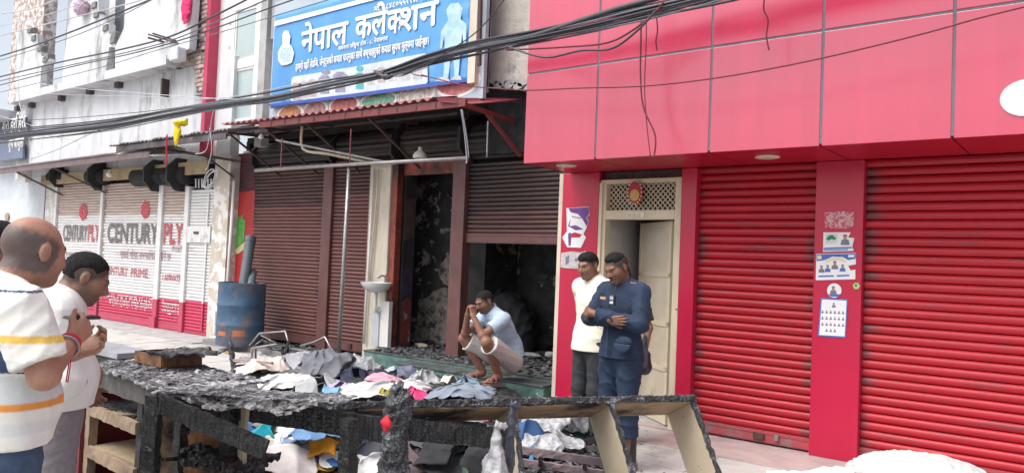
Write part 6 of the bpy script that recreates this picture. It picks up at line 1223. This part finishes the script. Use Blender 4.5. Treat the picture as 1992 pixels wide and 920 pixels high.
cloth('large clear plastic bag heap between the rack dividers',(1068,828),0,.26,.22,None,ground=True,z=.16,m=POLY,name='plastic_bag',cat='plastic bag',amp=.05); cloth('shiny clear plastic bag left of the pale divider',(1108,824),0,.22,.20,None,ground=True,z=.16,m=POLY,name='plastic_bag',cat='plastic bag',amp=.05,freq=30); cloth('dark green cloth inside the plastic bag heap',(1090,838),0,.20,.08,(.03,.09,.08),ground=True,z=.1); cloth('deep blue garment left of the plastic bag heap',(1022,845),0,.16,.16,(.04,.11,.26),ground=True,z=.16); cloth('black jacket by the plastic bag heap',(1052,852),0,.26,.06,(.03,.03,.04),ground=True,z=.1); cloth('milky flattened plastic bag in front of the heap',(1060,872),0,.28,.10,None,ground=True,z=.08,m=POLY,name='plastic_bag',cat='plastic bag',amp=.05); cloth('small white paper scrap near the pale divider',(1098,862),0,.12,.05,(.76,.75,.74),ground=True,z=.06); cloth('dark red scrap near the pale divider',(1108,872),0,.10,.03,(.22,.03,.04),ground=True,z=.04); cloth('bright blue scrap under the low frame',(1026,890),0,.08,.05,(.05,.25,.55),ground=True,z=.06)
def hangbag(label, c, w_, h, m, seed):
    S = SDF((-w_*1.5-.03,-w_*1.3-.03,-h-.05),(w_*1.5+.03,w_*1.3+.03,h+.08),.007); S.cap((0,0,h),(0,0,h*.45),.012,.03,.02); S.cap((0,0,h*.45),(.01,0,-h*.55),.03,w_,.03,flat=((0,1,0),.6)); S.cap((-w_*.5,0,-h*.3),(-w_*.2,0,-h*.8),w_*.5,w_*.4,.03); S.cap((.0,0,h*.9),(.05,.01,h*.95),.012,.025,.01)
    S.wrinkle(.013,75,seed,(1,1,.16)); S.wrinkle(.008,60,seed+1,(.5,.5,1)); o = S.build('plastic_bag', m, None, None, loc=c); o.rotation_euler = (0,0,-YAW*-1); return tag(o,label,'plastic bag')
hangbag('clear plastic bag hanging on the middle rack divider',PD(965,886,3.9),.12,.17,POLY,77); hangbag('black plastic bag hanging on the middle rack divider',PD(993,855,4.0),.045,.20,mat('black_bag_film',(.03,.035,.05),(.05,.055,.075),12,.2,.4,30),78)
cloth('black burnt cloth under the rack beside the clear hanging bag',(905,875),0,.30,.16,(.025,.026,.03),ground=True,z=.22); cloth('charred grey blanket lying between the lump and the hanging bag',(850,890),0,.34,.14,(.07,.072,.08),ground=True,z=.12)
cloth('pale beige blouse thrown on the pile left of the brilliant white garment',(505,885),0,.22,.08,(.62,.56,.50),ground=True,z=.10); cloth('striped dull blue shirt below the jade green garment',(575,868),0,.20,.08,(.22,.30,.42),ground=True,z=.16); cloth('bright yellow orange cloth by the foot of the charred post',(612,900),0,.14,.06,(.74,.42,.05),ground=True,z=.08); cloth('grey brown trousers at the lower left of the pile',(470,905),0,.26,.08,(.22,.19,.18),ground=True,z=.06); cloth('white vest between the charred post and the melted lump',(735,905),0,.16,.07,(.68,.68,.68),ground=True,z=.08)
cloth('grey singed towel on top of the heap behind the counter',(500,715),6.3,.28,.08,(.34,.34,.36)); cloth('pale pink sleeve at the upper left of the heap',(545,722),6.1,.20,.07,(.70,.48,.44)); cloth('white shirt at the right end of the heap by the rubble',(790,757),5.8,.24,.06,(.72,.72,.72)); cloth('black trousers across the middle of the heap',(700,752),5.9,.28,.06,(.03,.03,.035))
bedm = mat('ash_bed_dirt',(.035,.035,.038),(.20,.19,.185),4,.9,.7,45,c3=(.36,.34,.32),sc3=2.2,t3=.62,w3=.12,lo=.4,hi=.62); bp_ = [PZ(x,y,.012) for x,y in ((200,960),(440,760),(470,712),(600,700),(720,712),(900,760),(1075,765),(1150,800),(1190,860),(1150,905),(1000,980))]
rgb = random.Random(5); pts_ = []
for i in range(len(bp_)):
    a_, b_ = bp_[i], bp_[(i+1) % len(bp_)]
    for k in range(8): q_ = a_.lerp(b_, k/8); pts_.append((q_.x+rgb.uniform(-.07,.07), q_.y+rgb.uniform(-.07,.07), .012))
o = MB().poly(pts_, (0,0,-.006)).build('ash_bed', bedm); struct(o,'stuff'); o['label'] = 'thin bed of black and grey ash spread over the ground under the wreckage'; o['category'] = 'ash'
# white sack at lower right
c = PD(1790,938,5.0); SKM = mat('white_woven_sack',(.62,.62,.61),(.52,.52,.52),30,.75,.8,40)
sk_ = lump('white_sack','bulging white woven sack with faint print at the lower right','sack',(c.x,c.y,c.z),(.46,.30,.19),SKM,91,.020,34,.012,extra=[((.5,.0,-.10),(.4,.25,.10))],rot=-YAW*.4)
c2 = PD(1600,932,4.9); flakes(PD(1490,918,5.0),PD(1660,908,5.0)-PD(1490,918,5.0),PD(1480,960,4.8)-PD(1490,918,5.0),20,8,.008,92,.006,.01).build('green_sheet', mat('mint_film',(.55,.72,.64),(.70,.76,.74),7,.3), None)
bpy.data.objects['green_sheet']['label'] = 'pale mint plastic sheet lying beside the white sack'; bpy.data.objects['green_sheet']['category'] = 'plastic'
# inside the burnt room
for i,(lab,px,z,rx,rz,c_) in enumerate((('black melted sack heap inside the burnt shop, left one',(1012,655),.45,.24,.20,(.03,.03,.033)),('black melted sack heap inside the burnt shop, right one',(1058,665),.4,.28,.16,(.025,.025,.028)),('grey white scrap on the burnt shop floor',(1035,690),.30,.16,.03,(.35,.36,.38)),('round grey scrap by the shop entrance',(1070,690),.33,.08,.06,(.35,.35,.35)),('grey burnt bundle in the narrow burnt opening',(812,660),.30,.30,.06,(.20,.19,.19)))):
    p = PZ(px[0],px[1],z); lump('burnt_bundle',lab,'burnt bundle',(p.x,p.y,max(z,.27+rz*.6)),(rx,rx*.7,rz),G(c_),200+i,.03,20)
rbar(PZ(812,668,.29),PZ(795,672,.29)+Vector((.3,0,.03)),.12,.03,61,.004).build('board_scrap', PLYP); tag(bpy.data.objects['board_scrap'],'pale board scrap lying behind the orange jamb','board')
p0, p1 = P(967,597,9.2), P(984,538,9.3); o = rbar(p0,p1,.03,.02,63,.004).build('leaning_batten', mat('ashen_slat',(.40,.38,.36),(.1,.1,.1),20,.8)); tag(o,'pale ashen batten leaning inside the burnt shop','batten')
dm = G((.022,.022,.025))
for i,(px,rx,rz) in enumerate(((955,1.0,.75),(1000,.6,.65))): 
    p = P(px,600,9.4); lump('burnt_shelving',('collapsed black burnt stock heap at the back of the shop','smaller black burnt stock heap at the back of the shop')[i],'burnt heap',(p.x,9.3-i*.2,.5),(rx,.35,rz),dm,220+i,.05,14,.03)
# char chips and ash: nobody could count these
ASH = mat('ash_chips',(.03,.03,.033),(.13,.13,.14),14,.8,lo=.45,hi=.62)
chips('step_char_debris','black char and ash strewn over the marble steps and shop floor',lambda r: (r.uniform(-8.2,-5.0),r.uniform(7.32,9.4) if r.random() < .7 else r.uniform(6.97,7.3),0) if False else ((lambda x,y: (x,y,.287 if y > 7.29 else .25))(r.uniform(-8.2,-5.0),r.choice((r.uniform(7.35,8.2),r.uniform(7.6,9.4))))),2600,.012,.05,ASH,1)
chips('ground_char_debris','black char and ash covering the ground between the counters and the steps',lambda r: (lambda s,t: tuple(CW(-3.2+s*4.0,4.5+t*3.4+ -s*.2, r.uniform(0,.06))))(r.random(),r.random()),7000,.015,.06,ASH,2)
chips('counter_ash_flakes','flaky grey ash lying on the charred counters',lambda r: (r.uniform(-5.1,-4.05),r.uniform(2.2,2.72),.84) if r.random() < .5 else tuple(LT+ax*r.uniform(0,1.0)+bk*r.uniform(.0,.24)+Vector((0,0,.006))),2600,.004,.015,mat('pale_ash',(.05,.05,.055),(.24,.24,.26),16,.85,lo=.42,hi=.6),3,.25)
chips('rack_char_crumbs','char crumbs along the top edge of the rack',lambda r: tuple(L0+u_*r.uniform(0,LEN)+vv*r.uniform(0,.06)+Vector((0,0,.018))),500,.006,.020,ASH,4,.6)
chips('threshold_debris','ash and small litter in front of the brown shutters',lambda r: (r.uniform(-10.5,-8.4),r.uniform(7.2,7.8),.104),700,.01,.045,ASH,5)
chips('pavement_litter','small scattered char and paper bits on the pavement',lambda r: (r.uniform(-9.5,-2.5),r.uniform(5.1,6.9),.006),350,.006,.02,ASH,6)
h2 = SDF((-1.3,-.5,-.1),(1.3,.5,.5),.022); h2.ell((0,0,-.04),(1.1,.36,.24),None,.1); h2.ell((.5,.1,.0),(.4,.25,.22),None,.1); h2.wrinkle(.04,17,8); h2.wrinkle(.02,45,9); o = h2.build('burnt_rubble', mat('black_rubble',(.02,.02,.022),(.08,.08,.085),16,.8,.9,50), None, loc=(-5.95,6.62,.0)); struct(o,'stuff'); o['label'] = 'black burnt rubble piled against the marble step'; o['category'] = 'debris'
chips('rubble_char','loose black char on the rubble by the marble step',lambda r: (lambda a,q: (-5.95+1.05*q*math.cos(a),6.62+.34*q*math.sin(a),.20*(1-q*q)+.02))(r.uniform(0,6.28),r.random()**.5),1500,.015,.05,ASH,11,.7)
hp = SDF((-1.9,-1.2,-.1),(1.9,1.2,.6),.03); hp.ell((0,0,-.10),(1.7,.9,.26),None,.1); hp.wrinkle(.06,9,3); c = P(650,740,6.3); o = hp.build('burnt_heap', mat('burnt_debris_mass',(.05,.05,.055),(.16,.16,.17),9,.85,.6,40), None, loc=(c.x,6.35,.0)); struct(o,'stuff'); o['label'] = 'grey black mass of burnt rags under the clothes heap'; o['category'] = 'debris'; o.rotation_euler = (0,0,0)
